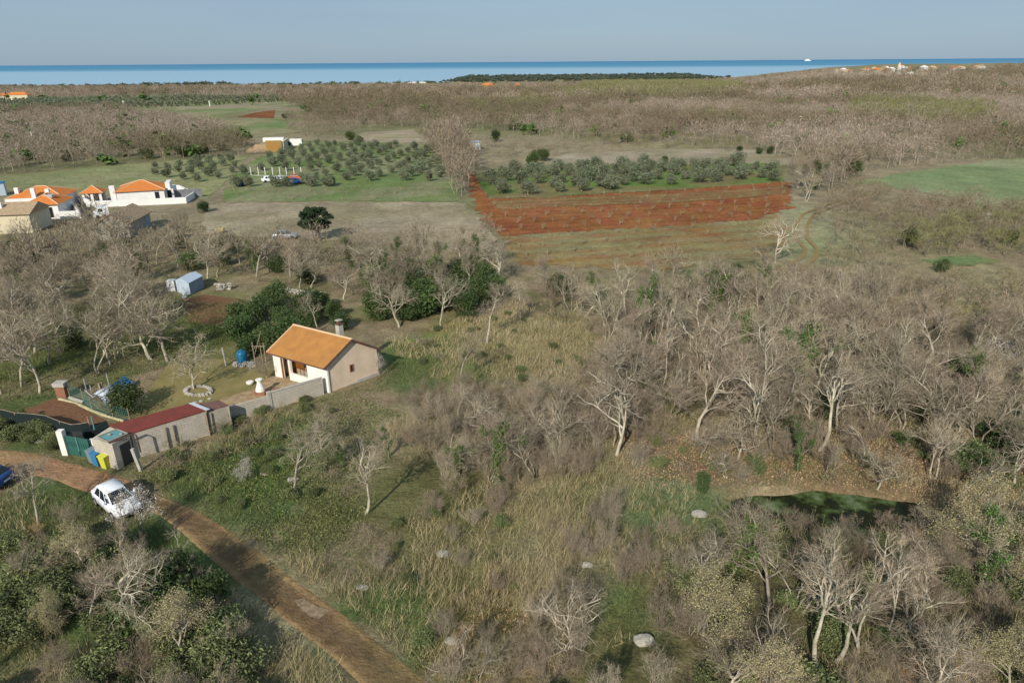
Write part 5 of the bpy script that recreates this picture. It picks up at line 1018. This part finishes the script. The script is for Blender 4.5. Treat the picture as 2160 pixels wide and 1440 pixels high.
print('rest trees', len(rest_t), 'rest shrubs', len(rest_s))
FP = [farplant(500+k, nt=260, H=6.5, R=2.6, sz=.45, w=.035, trunkw=.11, limbs=8) for k in range(5)]
FM = [farplant(520+k, nt=300, H=6.5, R=2.9, sz=.42, w=.036, trunkw=.10, limbs=5, low=.18) for k in range(7)]
FL = [farplant(540+k, nt=150, H=7, R=3.4, sz=.6, w=.08, trunkw=.12, limbs=2, low=.12) for k in range(6)]
mid = [(RN.choice(FP), x, y, z, s, s, RN.uniform(0, 6)) for _, pl, x, y, z, s, lb, gr in rest_t]
FS = [farplant(560+k, nt=150, H=3, R=1.7, sz=.4, w=.03, trunkw=.04, low=.05, limbs=7) for k in range(4)]
ms = [(RN.choice(FS), x, y, z, s, s, RN.uniform(0, 6)) for _, pl, x, y, z, s, lb, gr in rest_s]
# farther scrub and woods
TOWN = [(1755, 140), (2100, 132), (2100, 153), (1755, 162)]
def wood(poly, s0, hr, protos, seed, avoid=(), k=.0):
    out = []; avoid = tuple(avoid)+(TOWN,)
    pts = scatter(poly, s0, seed=seed, avoid=avoid, jit=1.0)
    for x, y, z in pts:
        keep = 1 if k == 0 else min(1, (s0/(k*math.hypot(x, y)+1e-6))**2)
        if RN.random() > keep: continue
        h = RN.uniform(*hr); out.append((RN.choice(protos), x, y, z, h/6.5*RN.uniform(.9, 1.2), h/6.5, RN.uniform(0, 6)))
    return out
scr = []
scr += wood([(1700, 450), (1760, 420), (1850, 440), (2160, 450), (2260, 480), (2260, 640), (2160, 660), (1900, 650), (1700, 610), (1720, 540), (1760, 500)], 2.9, (1.6, 3.8), FP, 1, avoid=([(1900, 530), (2260, 520), (2260, 640), (1950, 625)],))
scr += wood([(1900, 610), (2260, 600), (2260, 690), (1700, 650), (1700, 610)], 3, (2, 4), FP, 2)
scr += wood([(1780, 400), (1900, 420), (2060, 440), (2160, 450), (2160, 520), (1900, 500), (1780, 470)], 4, (2, 4.5), FP, 31)
scr += wood([(440, 430), (990, 430), (1050, 500), (900, 540), (450, 530)], 8, (.6, 1.8), FP, 3)
OW = [(640, 225), (800, 190), (1180, 178), (1560, 176), (1800, 170), (2300, 160), (2300, 330), (1960, 340), (1780, 378), (1700, 350), (1560, 305), (1250, 300), (1080, 275), (900, 270), (760, 265), (650, 250)]
wd = []
wd += wood([(640, 235), (2400, 215), (2400, 330), (1960, 340), (1790, 378), (1700, 350), (1560, 310), (1250, 305), (1080, 280), (900, 270), (700, 262)], 5.0, (3.5, 9), FM, 4, avoid=([(2080, 196), (2400, 190), (2400, 232), (2120, 226)],))
wd += wood([(560, 192), (1180, 183), (1560, 180), (1800, 172), (2500, 160), (2500, 218), (640, 238), (600, 220)], 8.0, (4.5, 10), FL, 5, k=.014)
wd += wood([(-300, 185), (700, 185), (1180, 183), (1560, 168), (1760, 148), (2500, 140), (2500, 165), (1800, 174), (1560, 182), (1180, 186), (640, 208), (-300, 214)], 13, (6, 10), FL, 6, k=.012)
wd += wood([(-200, 250), (60, 242), (230, 236), (420, 268), (530, 312), (540, 330), (420, 335), (250, 345), (0, 372), (-200, 380)], 4.6, (3.5, 8.5), FM, 7, avoid=([(60, 300), (100, 270), (20, 280)],))
wd += wood([(600, 250), (760, 245), (900, 268), (870, 272), (760, 276), (700, 300), (620, 300)], 5.5, (3, 6), FM, 8)
wd += wood([(1000, 290), (1180, 290), (1560, 300), (1700, 345), (1640, 318), (1400, 315), (1190, 325), (1120, 350), (1000, 350)], 7, (1.5, 4), FM, 9)
wd += wood([(1780, 380), (1960, 345), (2160, 325), (2160, 338), (1900, 368), (1800, 385)], 6, (2, 4), FM, 10)
merged('mid_distance_trees', mid, MT('bark', 'twig_far'), 'mass of grey bare trees beyond the nearer ones', 'trees') if mid else None
merged('scrub', ms+scr, MT('bark_brown', 'scrub'), 'low grey brown bare scrub among dry grass', 'scrub')
def pick(it, lo, hi):
    return [a for a, v in zip(it, fbm(np.array([b[1] for b in it])/1.6, np.array([b[2] for b in it]), 55, 61)+np.random.RandomState(1).normal(0, .05, len(it))) if lo <= v < hi]
wd = [a for a in wd if not (a[2] < 420 and float(vn(a[1], a[2], 16, 71)) < .16)]
merged('bare_woodland', pick(wd, .46, .56), MT('bark', 'twig_far'), 'brownish leafless woodland covering the distance', 'woodland')
merged('dark_woodland', pick(wd, 0, .46), MT('bark_brown', 'twig_far2'), 'darker brown patches of the distant leafless woodland', 'woodland')
merged('pale_woodland', pick(wd, .56, 2), MT('bark', 'twig_far3'), 'paler grey patches of the distant leafless woodland', 'woodland')
og = wood([(1180, 205), (1260, 182), (1420, 176), (1560, 188), (1560, 215), (1400, 222), (1200, 225)], 9, (8, 12), FM, 20)+wood([(1780, 262), (1800, 235), (1900, 225), (2060, 240), (2110, 262), (2000, 278)], 6.5, (7, 10), FM, 21)+wood([(960, 225), (1100, 212), (1180, 210), (1180, 235), (1000, 245)], 9, (6, 9), FM, 22)+wood([(1440, 255), (1560, 250), (1560, 268), (1450, 270)], 7, (5, 8), FM, 23)+wood([(640, 232), (760, 205), (900, 205), (900, 225), (700, 245)], 12, (5, 8), FM, 24)
merged('olive_scrub', wood([(1930, 495), (2060, 475), (2200, 470), (2200, 560), (2040, 535), (1940, 545), (1800, 540)], 2.9, (2, 4.2), FP, 33)+wood([(1780, 425), (1860, 415), (1900, 430), (1800, 445)], 4, (2, 3.5), FP, 34)+wood([(1250, 290), (1560, 300), (1560, 320), (1300, 312)], 5, (2, 4), FM, 35), MT('bark_brown', 'olivewood'), 'low olive brown scrub in the dry land on the right', 'scrub')
merged('olive_green_woodland', og, MT('bark', 'olivewood'), 'patches of olive green tree tops in the distant woodland', 'woodland')
# evergreen masses of the shore and far dark clumps
EV = [dict(trunk=None, crown=leafball(600+k, 90, (3.2, 3.2, 3.2), 3.2, .75, asp=.7), leaf=None, H=6.5) for k in range(4)]
sh_ = []
for x0, x1, r0_, r1_, sp_ in ((-.09, .30, 2080, 2900, 26),):
    for a in range(1500):
        u_ = RN.uniform(x0, x1); y_ = RN.uniform(r0_, r1_); z_ = float(T(u_*y_, y_))
        if z_ > -30: sh_.append((RN.choice(EV), u_*y_, y_, z_, RN.uniform(2, 3.4), RN.uniform(.8, 1.5), RN.uniform(0, 6)))
for a in range(260):
    u_ = RN.uniform(-.75, -.09); y_ = RN.uniform(1850, 2050); z_ = float(T(u_*y_, y_)); big = 1.5 if -.55 < u_ < -.38 else 1
    if z_ > -30: sh_.append((RN.choice(EV), u_*y_, y_, z_, RN.uniform(1.5, 3)*big, RN.uniform(.6, 1.2)*big, RN.uniform(0, 6)))
fe = []
for p_, n_ in (([(640, 235), (2400, 200), (2400, 320), (1960, 335), (1700, 340), (1560, 300), (1250, 300), (900, 268)], 26), ([(-200, 190), (2400, 160), (2400, 200), (640, 225), (-200, 212)], 70), ([(-200, 250), (230, 240), (530, 312), (420, 335), (0, 365)], 15)):
    fe += [(RN.choice(EV), x, y, z, RN.uniform(.5, 1.1)*(1+y/900), RN.uniform(.5, .9)*(1+y/1400), RN.uniform(0, 6)) for x, y, z in scatter(p_, n_, seed=n_, jit=1)]
merged('distant_evergreens', fe, MT('bark', 'ivy'), 'scattered dark green bushes among the distant bare woodland', 'bushes')
merged('shore_woodland', sh_, MT('bark', 'shore'), 'dark evergreen woodland along the distant shore', 'woodland')
# ------------------------------------------------------------------ evergreens as single plants
def leafproto(name, V_Q, mt, H, trunk=None, tm='bark_brown'):
    root = bpy.data.objects.new(name, None); COL.objects.link(root)
    o = obj('foliage', mesh('foliage', *V_Q, [mt]), root); KIDS.setdefault(root.name, []).append(o)
    if trunk is not None: o = obj('trunk', mesh('trunk', *trunk, [M[tm]]), root); KIDS[root.name].append(o)
    return dict(root=root, H=H, used=False)
def stem(h, r, n=5, seed=0):
    S_, _ = grow(seed, H=h/.55, n=(n, 4), tf=.3, ang=(25, 50), rr=(r*6/(h/.55), r*3/(h/.55), .02, .01, .01)); return join([tubes(S_[l], 5) for l in (0, 1, 2) if S_[l]])
EG = [leafproto('evergreen_shrub', leafball(700+k, 5200, (1.5, 1.5, 1.6), 1.35, .085, lumps=14), M['ever'], 3.0, stem(1.6, .07, seed=k)) for k in range(3)]
GB = [leafproto('green_bush', leafball(720+k, 5200, (1.3, 1.3, 1.0), .8, .068, lumps=14, core=.3), M['bramble'], 1.9, stem(.9, .03, seed=k+9)) for k in range(3)]
def put(prs, px, py, h, label, cat, group=None, ty=None, sw=1.0):
    p = at(px, py); pr_ = RN.choice(prs); h = hgt(p, ty) if ty else h; s = h/pr_['H']; inst(pr_, p.x, p.y, p.z, s*sw, RN.uniform(0, 6.28), label, cat, group, sz=s)
for px, py, ty, sw, lb in ((278, 868, 800, 1.25, 'dense dark evergreen bush behind the blue tarp'), (600, 735, 668, 1.3, 'dark evergreen thicket plant touching the left end of the orange roof'), (560, 735, 675, 1.3, 'dark evergreen left of the orange roof'), (525, 750, 700, 1.1, 'lower evergreen behind the blue barrel'), (650, 690, 640, 1.1, 'evergreen behind the ridge of the orange roof'),
    (372, 1262, 1165, 1.2, 'dark evergreen mass shading the lane'), (445, 1300, 1205, 1.1, 'dark evergreen bush nearest the shaded lane'), (330, 1310, 1195, 1.2, 'dark evergreen in the tangle left of the shaded lane'), (800, 675, 600, 1.0, 'dark evergreen left of the spreading bare tree'), (895, 665, 575, 1.0, 'dark evergreen between two pale trunks'), (960, 650, 575, 1.0, 'dark evergreen right of the forked bare tree'), (1045, 630, 570, 1.1, 'rounded dark evergreen at the top of the open slope'), (985, 670, 600, .9, 'small dark evergreen below the rounded one'),
    (1180, 625, 565, 1.0, 'ivy green evergreen in the belt below the stubble field'), (1550, 600, 550, 1.3, 'dark evergreen under the bare trees right of the belt'), (285, 590, 550, 1.2, 'dark evergreen between the barn and the blue shed'), (35, 560, 520, 1.2, 'dark evergreen below the farmhouse'), (470, 560, 515, 1.0, 'dark evergreen above the blue shed'),
    (430, 448, 420, 1.3, 'small dark shrub at the right end of the villa garden'), (370, 505, 470, 1.1, 'dark shrub behind the stone barn'), (1910, 520, 475, 1.2, 'rounded evergreen in the right hand scrub'), (2080, 448, 432, 1.3, 'small evergreen at the edge of the green field'), (2130, 515, 480, 1.2, 'evergreen at the right edge of the dry scrub'),
    (1985, 575, 540, 1.0, 'olive green shrub near the grass strip'), (1480, 1040, 985, .6, 'solitary evergreen shrub standing beside the mossy dell'), (2110, 950, 870, 1.2, 'dark evergreen at the right edge above the pond'), (2060, 1010, 930, 1.2, 'dark evergreen behind the gnarled leaning tree'), (2150, 990, 920, 1.1, 'dark ivy clad mass at the far right edge'), (1700, 820, 740, .9, 'dark evergreen in the heart of the thicket'), (1850, 810, 730, .9, 'dark evergreen among the right thicket trees'), (2020, 810, 740, 1, 'dark evergreen left of the white blossom tree'),
    (1160, 860, 815, .8, 'small evergreen in the middle scrub'), (1100, 1000, 965, .8, 'low evergreen tuft right of the middle scrub'), (160, 735, 690, .9, 'loose green shrub in the orchard'), (330, 680, 640, 1.0, 'green shrub in the shade of the orchard'), (1750, 1330, 1240, 1.0, 'green bush between the white trunks at the bottom right'), (1500, 1330, 1260, .8, 'dark green bush at the bottom among the budding trees'),
    (30, 310, 280, 1.8, 'wide dark evergreen clump at the left edge'), (85, 308, 285, 1.8, 'second dark evergreen clump beside the leftmost one'), (270, 262, 235, 1.3, 'dark evergreen in the far left wood'), (310, 335, 308, 1.5, 'ivy green tree at the lower edge of the left wood'), (395, 330, 300, 1.5, 'tall ivy green tree at the edge of the left wood'), (430, 322, 298, 1.6, 'wide ivy green tree right of the tall one'), (470, 318, 300, 1.6, 'ivy green tree nearest the building site'), (143, 340, 312, 1.3, 'ivy green tree above the planted field'), (605, 250, 237, 2.2, 'dark shrub mass right of the red soil patch'), (1045, 300, 268, .9, 'dark conical evergreen above the small hut'), (1402, 345, 325, .9, 'bright green cone shaped bush in the pale meadow'), (1125, 350, 315, 1.1, 'evergreen shrub left of the green thicket above the olives'), (1145, 340, 308, 1.2, 'dark shrub beside the left meadow track'), (1560, 319, 306, 1.4, 'small round shrub in the pale meadow, left of three'), (1600, 325, 308, 1.3, 'small round shrub in the pale meadow, middle of three'), (1625, 325, 307, 1.3, 'small round shrub in the pale meadow, right of three'), (1800, 372, 330, 1.0, 'ivy clad stump before the right wood'), (1495, 270, 247, 1.2, 'dark shrub in the right wood'), (1640, 205, 190, 1.8, 'dark evergreen in the far right wood'), (1750, 215, 195, 2.2, 'wider dark evergreen in the far right wood'), (740, 296, 272, 1.2, 'left dark shrub at the upper meadow'), (760, 300, 284, 1.2, 'right dark shrub at the upper meadow')):
    put(EG, px, py, 0, lb, 'shrub', ty=ty, sw=sw)
for poly, spc, hr, lb, gr in (([(740, 610), (820, 580), (1060, 560), (1065, 640), (960, 675), (850, 700), (740, 690)], 4.6, (2.6, 4.4), 'dark evergreen shrub in the belt behind the house', 'evergreens behind the house'),
    ([(490, 720), (520, 660), (620, 640), (720, 660), (740, 700), (640, 690), (560, 740)], 3.4, (2.2, 4), 'dark evergreen shrub massed around the back of the house', 'evergreens at the back of the house'), ([(-50, 520), (420, 520), (620, 540), (700, 600), (560, 600), (-50, 600)], 8, (2, 3.6), 'dark evergreen among the left bare belt', 'evergreens of the left belt'),
    ([(1100, 600), (1680, 600), (1680, 640), (1120, 660)], 9, (2, 4), 'evergreen in the belt below the stubble field', 'evergreens below the stubble field'), ([(1270, 700), (2200, 680), (2200, 950), (1400, 950)], 6, (1.4, 3), 'evergreen under the thicket trees', 'evergreens of the thicket')):
    for x, y, z in scatter(poly, spc, seed=int(spc*31)):
        h = RN.uniform(*hr); px, py = proj(x, y, z)
        if blocked(x, y, z, h, False) or not -60 < px < 2220: continue
        pr_ = RN.choice(EG); inst(pr_, x, y, z, h/pr_['H']*RN.uniform(.9, 1.4), RN.uniform(0, 6.28), lb, 'shrub', gr, sz=h/pr_['H'])
for poly, spc, hr, lb, gr in (([(850, 690), (1100, 650), (1240, 760), (1200, 850), (900, 800)], 3.2, (.4, .9), 'low tussocky bush on the open slope', 'low bushes of the open slope'), ([(-250, 1130), (200, 1120), (430, 1240), (500, 1350), (560, 1560), (640, 1900), (-600, 1900)], 2.7, (1.2, 2.4), 'leafy green bush in the tangle at the lower left', 'green bushes at the lower left'),
    ([(-100, 880), (60, 885), (130, 905), (125, 950), (60, 938), (-100, 925)], 1.4, (1.0, 1.5), 'bright green hedge bush left of the gate', 'hedge bushes by the gate'),
    ([(300, 1000), (340, 940), (600, 860), (720, 830), (720, 870), (600, 960), (720, 1080), (600, 1100), (450, 1060), (380, 1030)], 2.3, (.5, 1.1), 'low green bramble on the bank below the wall', 'low brambles on the bank'),
    ([(360, 1290), (480, 1300), (560, 1500), (300, 1500)], 1.8, (1.6, 2.6), 'big leafy green bush beside the lane at the bottom', 'big bushes beside the lane'),
    ([(780, 1290), (1000, 1400), (1300, 1400), (1300, 1500), (980, 1500), (760, 1320)], 2.4, (.6, 1.3), 'low green bush near the bottom edge', 'low bushes near the bottom edge'),
    ([(1250, 900), (1500, 960), (1980, 930), (1980, 1000), (1400, 1010)], 4.0, (.6, 1.4), 'low green bush on the pond bank', 'low bushes on the pond bank'),
    ([(700, 1100), (1100, 1060), (1300, 1240), (900, 1260)], 4.0, (.4, .8), 'tiny green bush in the dry clearing', 'tiny bushes in the clearing'),
    ([(1440, 1180), (2160, 1130), (2300, 1500), (1440, 1500)], 3.4, (1, 2.2), 'green undergrowth bush in the bottom right wood', 'undergrowth bushes at the bottom right')):
    for x, y, z in scatter(poly, spc, seed=int(hr[0]*50+len(lb)), avoid=(ROADP, DELL)):
        if blocked(x, y, z, hr[1], False): continue
        px, py = proj(x, y, z+hr[1])
        if not (-60 < px < 2220 and py < 1445): continue
        pr_ = RN.choice(GB); h = RN.uniform(*hr); inst(pr_, x, y, z, h/pr_['H']*RN.uniform(.9, 1.3), RN.uniform(0, 6.28), lb, 'bush', gr, sz=h/pr_['H'])
# ivy wrapped trunks in the belts
# olives
OL = [leafproto('olive_tree', leafball(800+k, 1900, (1.9, 1.9, 1.75), 1.75, .15, flat=.95), M['olive'], 3.7, stem(1.5, .12, seed=k+30)) for k in range(3)]
def grid_rows(poly, A, B, sx_, sy_, jit=.25, avoid=()):
    P0, P1 = at(*A), at(*B); d_ = P1-P0; d_.z = 0; d_.normalize(); e_ = Vector((-d_.y, d_.x, 0)); out = []
    for i_ in range(-60, 120):
        for j_ in range(-60, 60):
            p = P0+d_*(i_*sx_+RN.uniform(-1, 1)*jit)+e_*(j_*sy_+RN.uniform(-1, 1)*jit); z = float(T(p.x, p.y)); px, py = proj(p.x, p.y, z)
            if inpoly(np.array([px]), np.array([py]), poly)[0] and not any(inpoly(np.array([px]), np.array([py]), a)[0] for a in avoid): out.append((p.x, p.y, z))
    return out
for x, y, z in grid_rows([(1005, 378), (1060, 362), (1300, 352), (1640, 350), (1655, 384), (1490, 394), (1300, 400), (1150, 412), (1050, 415)], (1060, 410), (1640, 384), 6.0, 6.6, 1.3):
    s = RN.uniform(.9, 1.4); inst(RN.choice(OL), x, y, z, s, RN.uniform(0, 6), 'rounded olive tree in the dense plot above the red field', 'olive tree', 'olive trees of the dense plot', sz=s*RN.uniform(.72, .95))
for x, y, z in grid_rows([(500, 392), (520, 362), (600, 312), (640, 303), (900, 312), (935, 350), (950, 392)], (520, 390), (940, 392), 7.2, 7.4, .7, avoid=([(545, 368), (640, 366), (640, 392), (560, 392)],)):
    s = RN.uniform(.7, 1.05); inst(RN.choice(OL), x, y, z, s, RN.uniform(0, 6), 'olive tree in the green grove left of the hedgerow', 'olive tree', 'olive trees of the left grove', sz=s)
for k, px in enumerate((500, 525, 582, 605, 655, 690)):
    p = at(px, 395); inst(RN.choice(OL), p.x, p.y, p.z, .95, k, 'olive tree in front of the parked cars', 'olive tree', 'olive trees before the cars')
for x, y, z in grid_rows([(330, 350), (480, 335), (520, 335), (470, 385), (300, 385)], (330, 370), (480, 350), 6.5, 6.5, .8):
    s = RN.uniform(.6, .95); inst(RN.choice(OL), x, y, z, s, RN.uniform(0, 6), 'smaller olive tree in the field behind the villas', 'olive tree', 'olive trees behind the villas')
far_ol = [(dict(trunk=None, crown=leafball(850+k, 60, (1.9, 1.9, 1.6), 1.8, .55, asp=.7), leaf=None), x, y, z, s_, s_, 0) for k in range(1) for (x, y, z) in grid_rows([(-100, 218), (250, 208), (640, 206), (640, 214), (250, 232), (-100, 238)], (0, 225), (300, 220), 9, 9, 1.5) for s_ in (RN.uniform(1, 1.5),)]
if far_ol: merged('distant_olive_groves', far_ol, MT('bark', 'olive'), 'rows of small distant olives in the far left meadow', 'olive grove')
# saplings
def sapling(seed, stake):
    S_, tips = grow(seed, H=1.6, n=(6, 3), tf=.3, ang=(20, 45), rr=(.12, .07, .05, .04, .03)); rg_ = np.random.RandomState(seed); tr_ = join([tubes(S_[l], 3) for l in (0, 1, 2) if S_[l]]); k = rg_.randint(0, len(tips), 50)
    root = bpy.data.objects.new('sapling', None); COL.objects.link(root); KIDS[root.name] = [obj('stem', mesh('stem', *tr_, [M['straw']]), root), obj('foliage', mesh('foliage', *quads(tips[k]+rg_.normal(0, .12, (50, 3)), .07, rg_), [M['olive']]), root)]
    KIDS[root.name].append(obj('stake', mesh('stake', *tubes([(.1, 0, -.1, .1, 0, .95, .035, .035)], 4), [M['wood']]), root))
    return dict(root=root, H=1.6, used=False)
SP = [sapling(900+k, 1) for k in range(2)]
for poly, A, B, sx_, sy_, lb, gr in (([(1010, 420), (1150, 418), (1640, 386), (1662, 388), (1665, 440), (1600, 465), (1640, 500), (1400, 545), (1080, 545), (1040, 480)], (1060, 490), (1640, 450), 3.6, 5.2, 'staked sapling in the red soil field', 'saplings of the red field'),
    ([(0, 400), (20, 385), (300, 352), (320, 380), (150, 405)], (0, 395), (300, 360), 5, 7, 'staked sapling in the planted field behind the villas', 'saplings behind the villas'),
    ([(480, 402), (960, 398), (965, 422), (480, 424)], (500, 412), (950, 412), 3.6, 5.5, 'staked young tree along the front of the olive grove', 'young trees before the grove')):
    for x, y, z in grid_rows(poly, A, B, sx_, sy_, .5):
        s = RN.uniform(.7, 1.15); inst(RN.choice(SP), x, y, z, s, RN.uniform(0, 6), lb, 'sapling', gr, sz=s)
# pine
p = at(672, 508); h = hgt(p, 437); rgp = np.random.RandomState(4); root = thing('pine_tree', p, 'solitary dark green pine on the pale meadow', 'tree')
tr = [(0, 0, -.3, .1, 0, h*.45, .28, .2), (.1, 0, h*.45, -.1, .1, h*.8, .2, .1)]; lump = []
for k in range(34):
    a = rgp.uniform(0, 6.28); zz = h*rgp.uniform(.38, .93); R_ = h*.42*(1.15-abs(zz/h-.5)*1.2)*rgp.uniform(.35, 1); q = (math.cos(a)*R_, math.sin(a)*R_, zz); tr.append((0, 0, zz*.8, *q, .1, .05)); lump.append(leafball(40+k, 520, (h*.19, h*.19, h*.12), 0, .2, lumps=5, asp=.3)); v, q_ = lump[-1]; v[:, 2] = v[:, 2]*1.0; lump[-1] = (v+np.array(q), q_)
obj('trunk', mesh('trunk', *tubes(tr, 6), [M['bark_brown']]), root); obj('foliage', mesh('foliage', *join(lump), [M['pine']]), root)
# blossom trees
BL = [proto_tree(plant(61+k, H=4, n=(6, 5, 5, 4), tf=.2, stems=3, fan=.5, tilt=.2, ang=(20, 50), leaf=(2300, .034, .12)), MT('bark_brown', 'twig', 'blossom'), name='blossom_tree', leafname='blossom') for k in range(1)]
for px, py, ty, lb in ((292, 1135, 1015, 'white blossoming tree in front of the white hatchback'), (2100, 790, 700, 'white blossoming tree in the thicket near the right edge'), (802, 795, 740, 'small blossoming bush at the back corner of the house'), (2075, 480, 445, 'small white blossoming tree near the green field'), (1730, 245, 222, 'pale blossoming tree in the far right wood'), (520, 1010, 965, 'thin blossoming bush on the bank above the lane')):
    p = at(px, py); h = hgt(p, ty); s = h/BL[0]['H']; inst(BL[0], p.x, p.y, p.z, s*(.45 if px == 802 else .6 if px == 292 else .9), px*.1, lb, 'tree', sz=s)
p = at(1930, 1440); OLF = proto_tree(plant(71, H=3.4, n=(5, 5, 5, 4), tf=.15, stems=3, fan=.6, leaf=(2200, .04, .1)), MT('bark_brown', 'twig', 'orange_leaf'), name='rusty_shrub', leafname='leaves'); inst(OLF, p.x, p.y, p.z, .8, 0, 'shrub with rusty orange leaves at the bottom right', 'shrub')
p = at(75, 1150); inst(OLF, p.x, p.y+.5, p.z, .35, 2, 'small rusty leaved shrub near the slim tree by the cars', 'shrub')
for pr_ in BT+WT+BB+BS+EG+GB+OL+SP+BL:
    if not pr_['used']:
        for c_ in KIDS.get(pr_['root'].name, []): bpy.data.objects.remove(c_)
        bpy.data.objects.remove(pr_['root'])
# ------------------------------------------------------------------ grass
def blades(P, nb, h, w, spread, seed, lean=.45):
    """tufts of tapered blades at the points P"""
    rg_ = np.random.RandomState(seed); n = len(P)*nb; B = np.repeat(P, nb, 0).copy(); sc = np.repeat(rg_.uniform(.55, 1.25, len(P)), nb)
    B[:, 0] += rg_.normal(0, spread, n)*sc; B[:, 1] += rg_.normal(0, spread, n)*sc; B[:, 2] = zg(B[:, 0], B[:, 1])-.03
    a = rg_.uniform(0, 6.28, n); wv = np.stack([np.cos(a), np.sin(a), np.zeros(n)], 1)*w*.5; ln = rg_.normal(0, lean, (n, 2)); ln[:, 0] += .12
    hh = h*sc*rg_.uniform(.6, 1.2, n); tip = B+np.stack([ln[:, 0]*hh, ln[:, 1]*hh, hh], 1)
    V = np.stack([B-wv, B+wv, tip+wv*.25, tip-wv*.25], 1).reshape(-1, 3); return V, np.arange(n*4).reshape(-1, 4)
def area_pts(polys, sp, seed, avoid=(), noise=None):
    out = []
    for k, p_ in enumerate(polys):
        q = scatter(p_, sp, seed=seed+k, avoid=avoid)
        if noise is not None and len(q): q = q[fbm(q[:, 0], q[:, 1], noise[0], noise[2]) > noise[1]]
        out.append(q)
    return np.concatenate(out)
DELLP = [(1575, 1040), (1760, 1032), (1960, 1060), (1970, 1110), (1700, 1125), (1580, 1110)]
NEAR = [[(-300, 1000), (340, 1000), (560, 860), (860, 800), (1200, 640), (2260, 640), (2500, 1500), (-600, 1600)]]
av = (ROADP, DELLP, [(0, 900), (130, 900), (430, 860), (690, 800), (690, 835), (440, 905), (290, 985), (200, 985)])
q = area_pts(NEAR, .62, 40, av, (7, .50, 12)); print('dry', len(q)); V, Qd = blades(q, 16, .62, .022, .22, 1)
q2 = area_pts([[(540, 1270), (620, 1340), (760, 1480), (560, 1480), (480, 1330)], [(600, 1190), (720, 1280), (900, 1400), (980, 1460), (1000, 1430), (880, 1330), (760, 1230), (640, 1150)], [(860, 1100), (1240, 1060), (1300, 1180), (1220, 1280), (960, 1290), (880, 1200)], [(800, 900), (880, 880), (930, 960), (860, 980)], [(1190, 1020), (1270, 1010), (1280, 1100), (1200, 1090)]], .38, 60, av, (2.6, .49, 22)); V2_, Q2d = blades(q2, 18, .62, .02, .17, 2)
VV, QQ = join([(V, Qd), (V2_, Q2d)]); tag(obj('dry_grass', mesh('dry_grass', VV, QQ, [M['straw']])), 'tall straw coloured dry grass among the scrub', 'grass', kind='stuff')
q5 = area_pts([[(820, 720), (1080, 640), (1250, 680), (1230, 850), (1000, 830), (860, 790)]], .5, 61, (), (4, .45, 8)); V5, Q5 = blades(q5, 14, .5, .035, .22, 21); VV, QQ = join([(VV, QQ), (V5, Q5)]); me = obj_g = bpy.data.objects['dry_grass']; me.data = mesh('dry_grass', VV, QQ, [M['straw']])
q = area_pts(NEAR, .6, 80, av, (6, .49, 31)); V, Qd = blades(q, 14, .34, .03, .24, 3)
q2 = area_pts([[(-50, 1010), (150, 1040), (330, 1110), (430, 1210), (520, 1300), (400, 1290), (200, 1140), (-50, 1130)], [(280, 990), (440, 960), (620, 860), (700, 850), (900, 800), (960, 760), (860, 720), (800, 800), (690, 840), (560, 880), (560, 1060), (680, 1150), (580, 1180), (400, 1080)], [(1320, 1050), (1570, 1035), (1590, 1150), (1340, 1160)], [(1580, 1120), (1960, 1120), (1960, 1160), (1580, 1160)], [(-50, 640), (480, 640), (480, 720), (330, 780), (140, 830), (-50, 860)]], .5, 90, av); V2_, Q2d = blades(q2, 16, .3, .035, .22, 4)
VV, QQ = join([(V, Qd), (V2_, Q2d)]); tag(obj('green_grass', mesh('green_grass', VV, QQ, [M['green_blade']])), 'fresh green grass on the verges and under the trees', 'grass', kind='stuff')
q = area_pts([[(280, 1000), (440, 960), (620, 870), (760, 840), (900, 900), (820, 1000), (720, 1180), (600, 1170), (420, 1080)], [(-50, 880), (130, 900), (120, 950), (-50, 930)], [(760, 1300), (1000, 1420), (1000, 1480), (780, 1330)]], .42, 110, av, (2.5, .45, 41)); n_ = len(q)*14; rgh = np.random.RandomState(6); C = np.repeat(q, 14, 0)+rgh.normal(0, .2, (n_, 3))*np.array((1, 1, .0)); C[:, 2] = zg(C[:, 0], C[:, 1])+np.abs(rgh.normal(0, .2, n_))
tag(obj('herbs', mesh('herbs', *quads(C, .058, rgh, .7), [M['herb']])), 'low leafy green herbs covering the bank below the wall', 'herbs', kind='stuff')
q = area_pts([[(1300, 930), (1600, 900), (2160, 900), (2160, 1070), (1960, 1050), (1750, 1025), (1500, 1020), (1330, 1030)], [(1000, 1290), (1250, 1280), (1260, 1330), (1000, 1340)]], .45, 130, av); n_ = len(q)*16; C = np.repeat(q, 16, 0)+rgh.normal(0, .28, (n_, 3))*np.array((1, 1, 0)); C[:, 2] = zg(C[:, 0], C[:, 1])+.03+np.abs(rgh.normal(0, .03, n_))
tag(obj('leaf_litter', mesh('leaf_litter', *quads(C, .05, rgh, .7, 2), [M['litter']])), 'brown fallen leaves on the pond bank', 'leaves', kind='stuff')
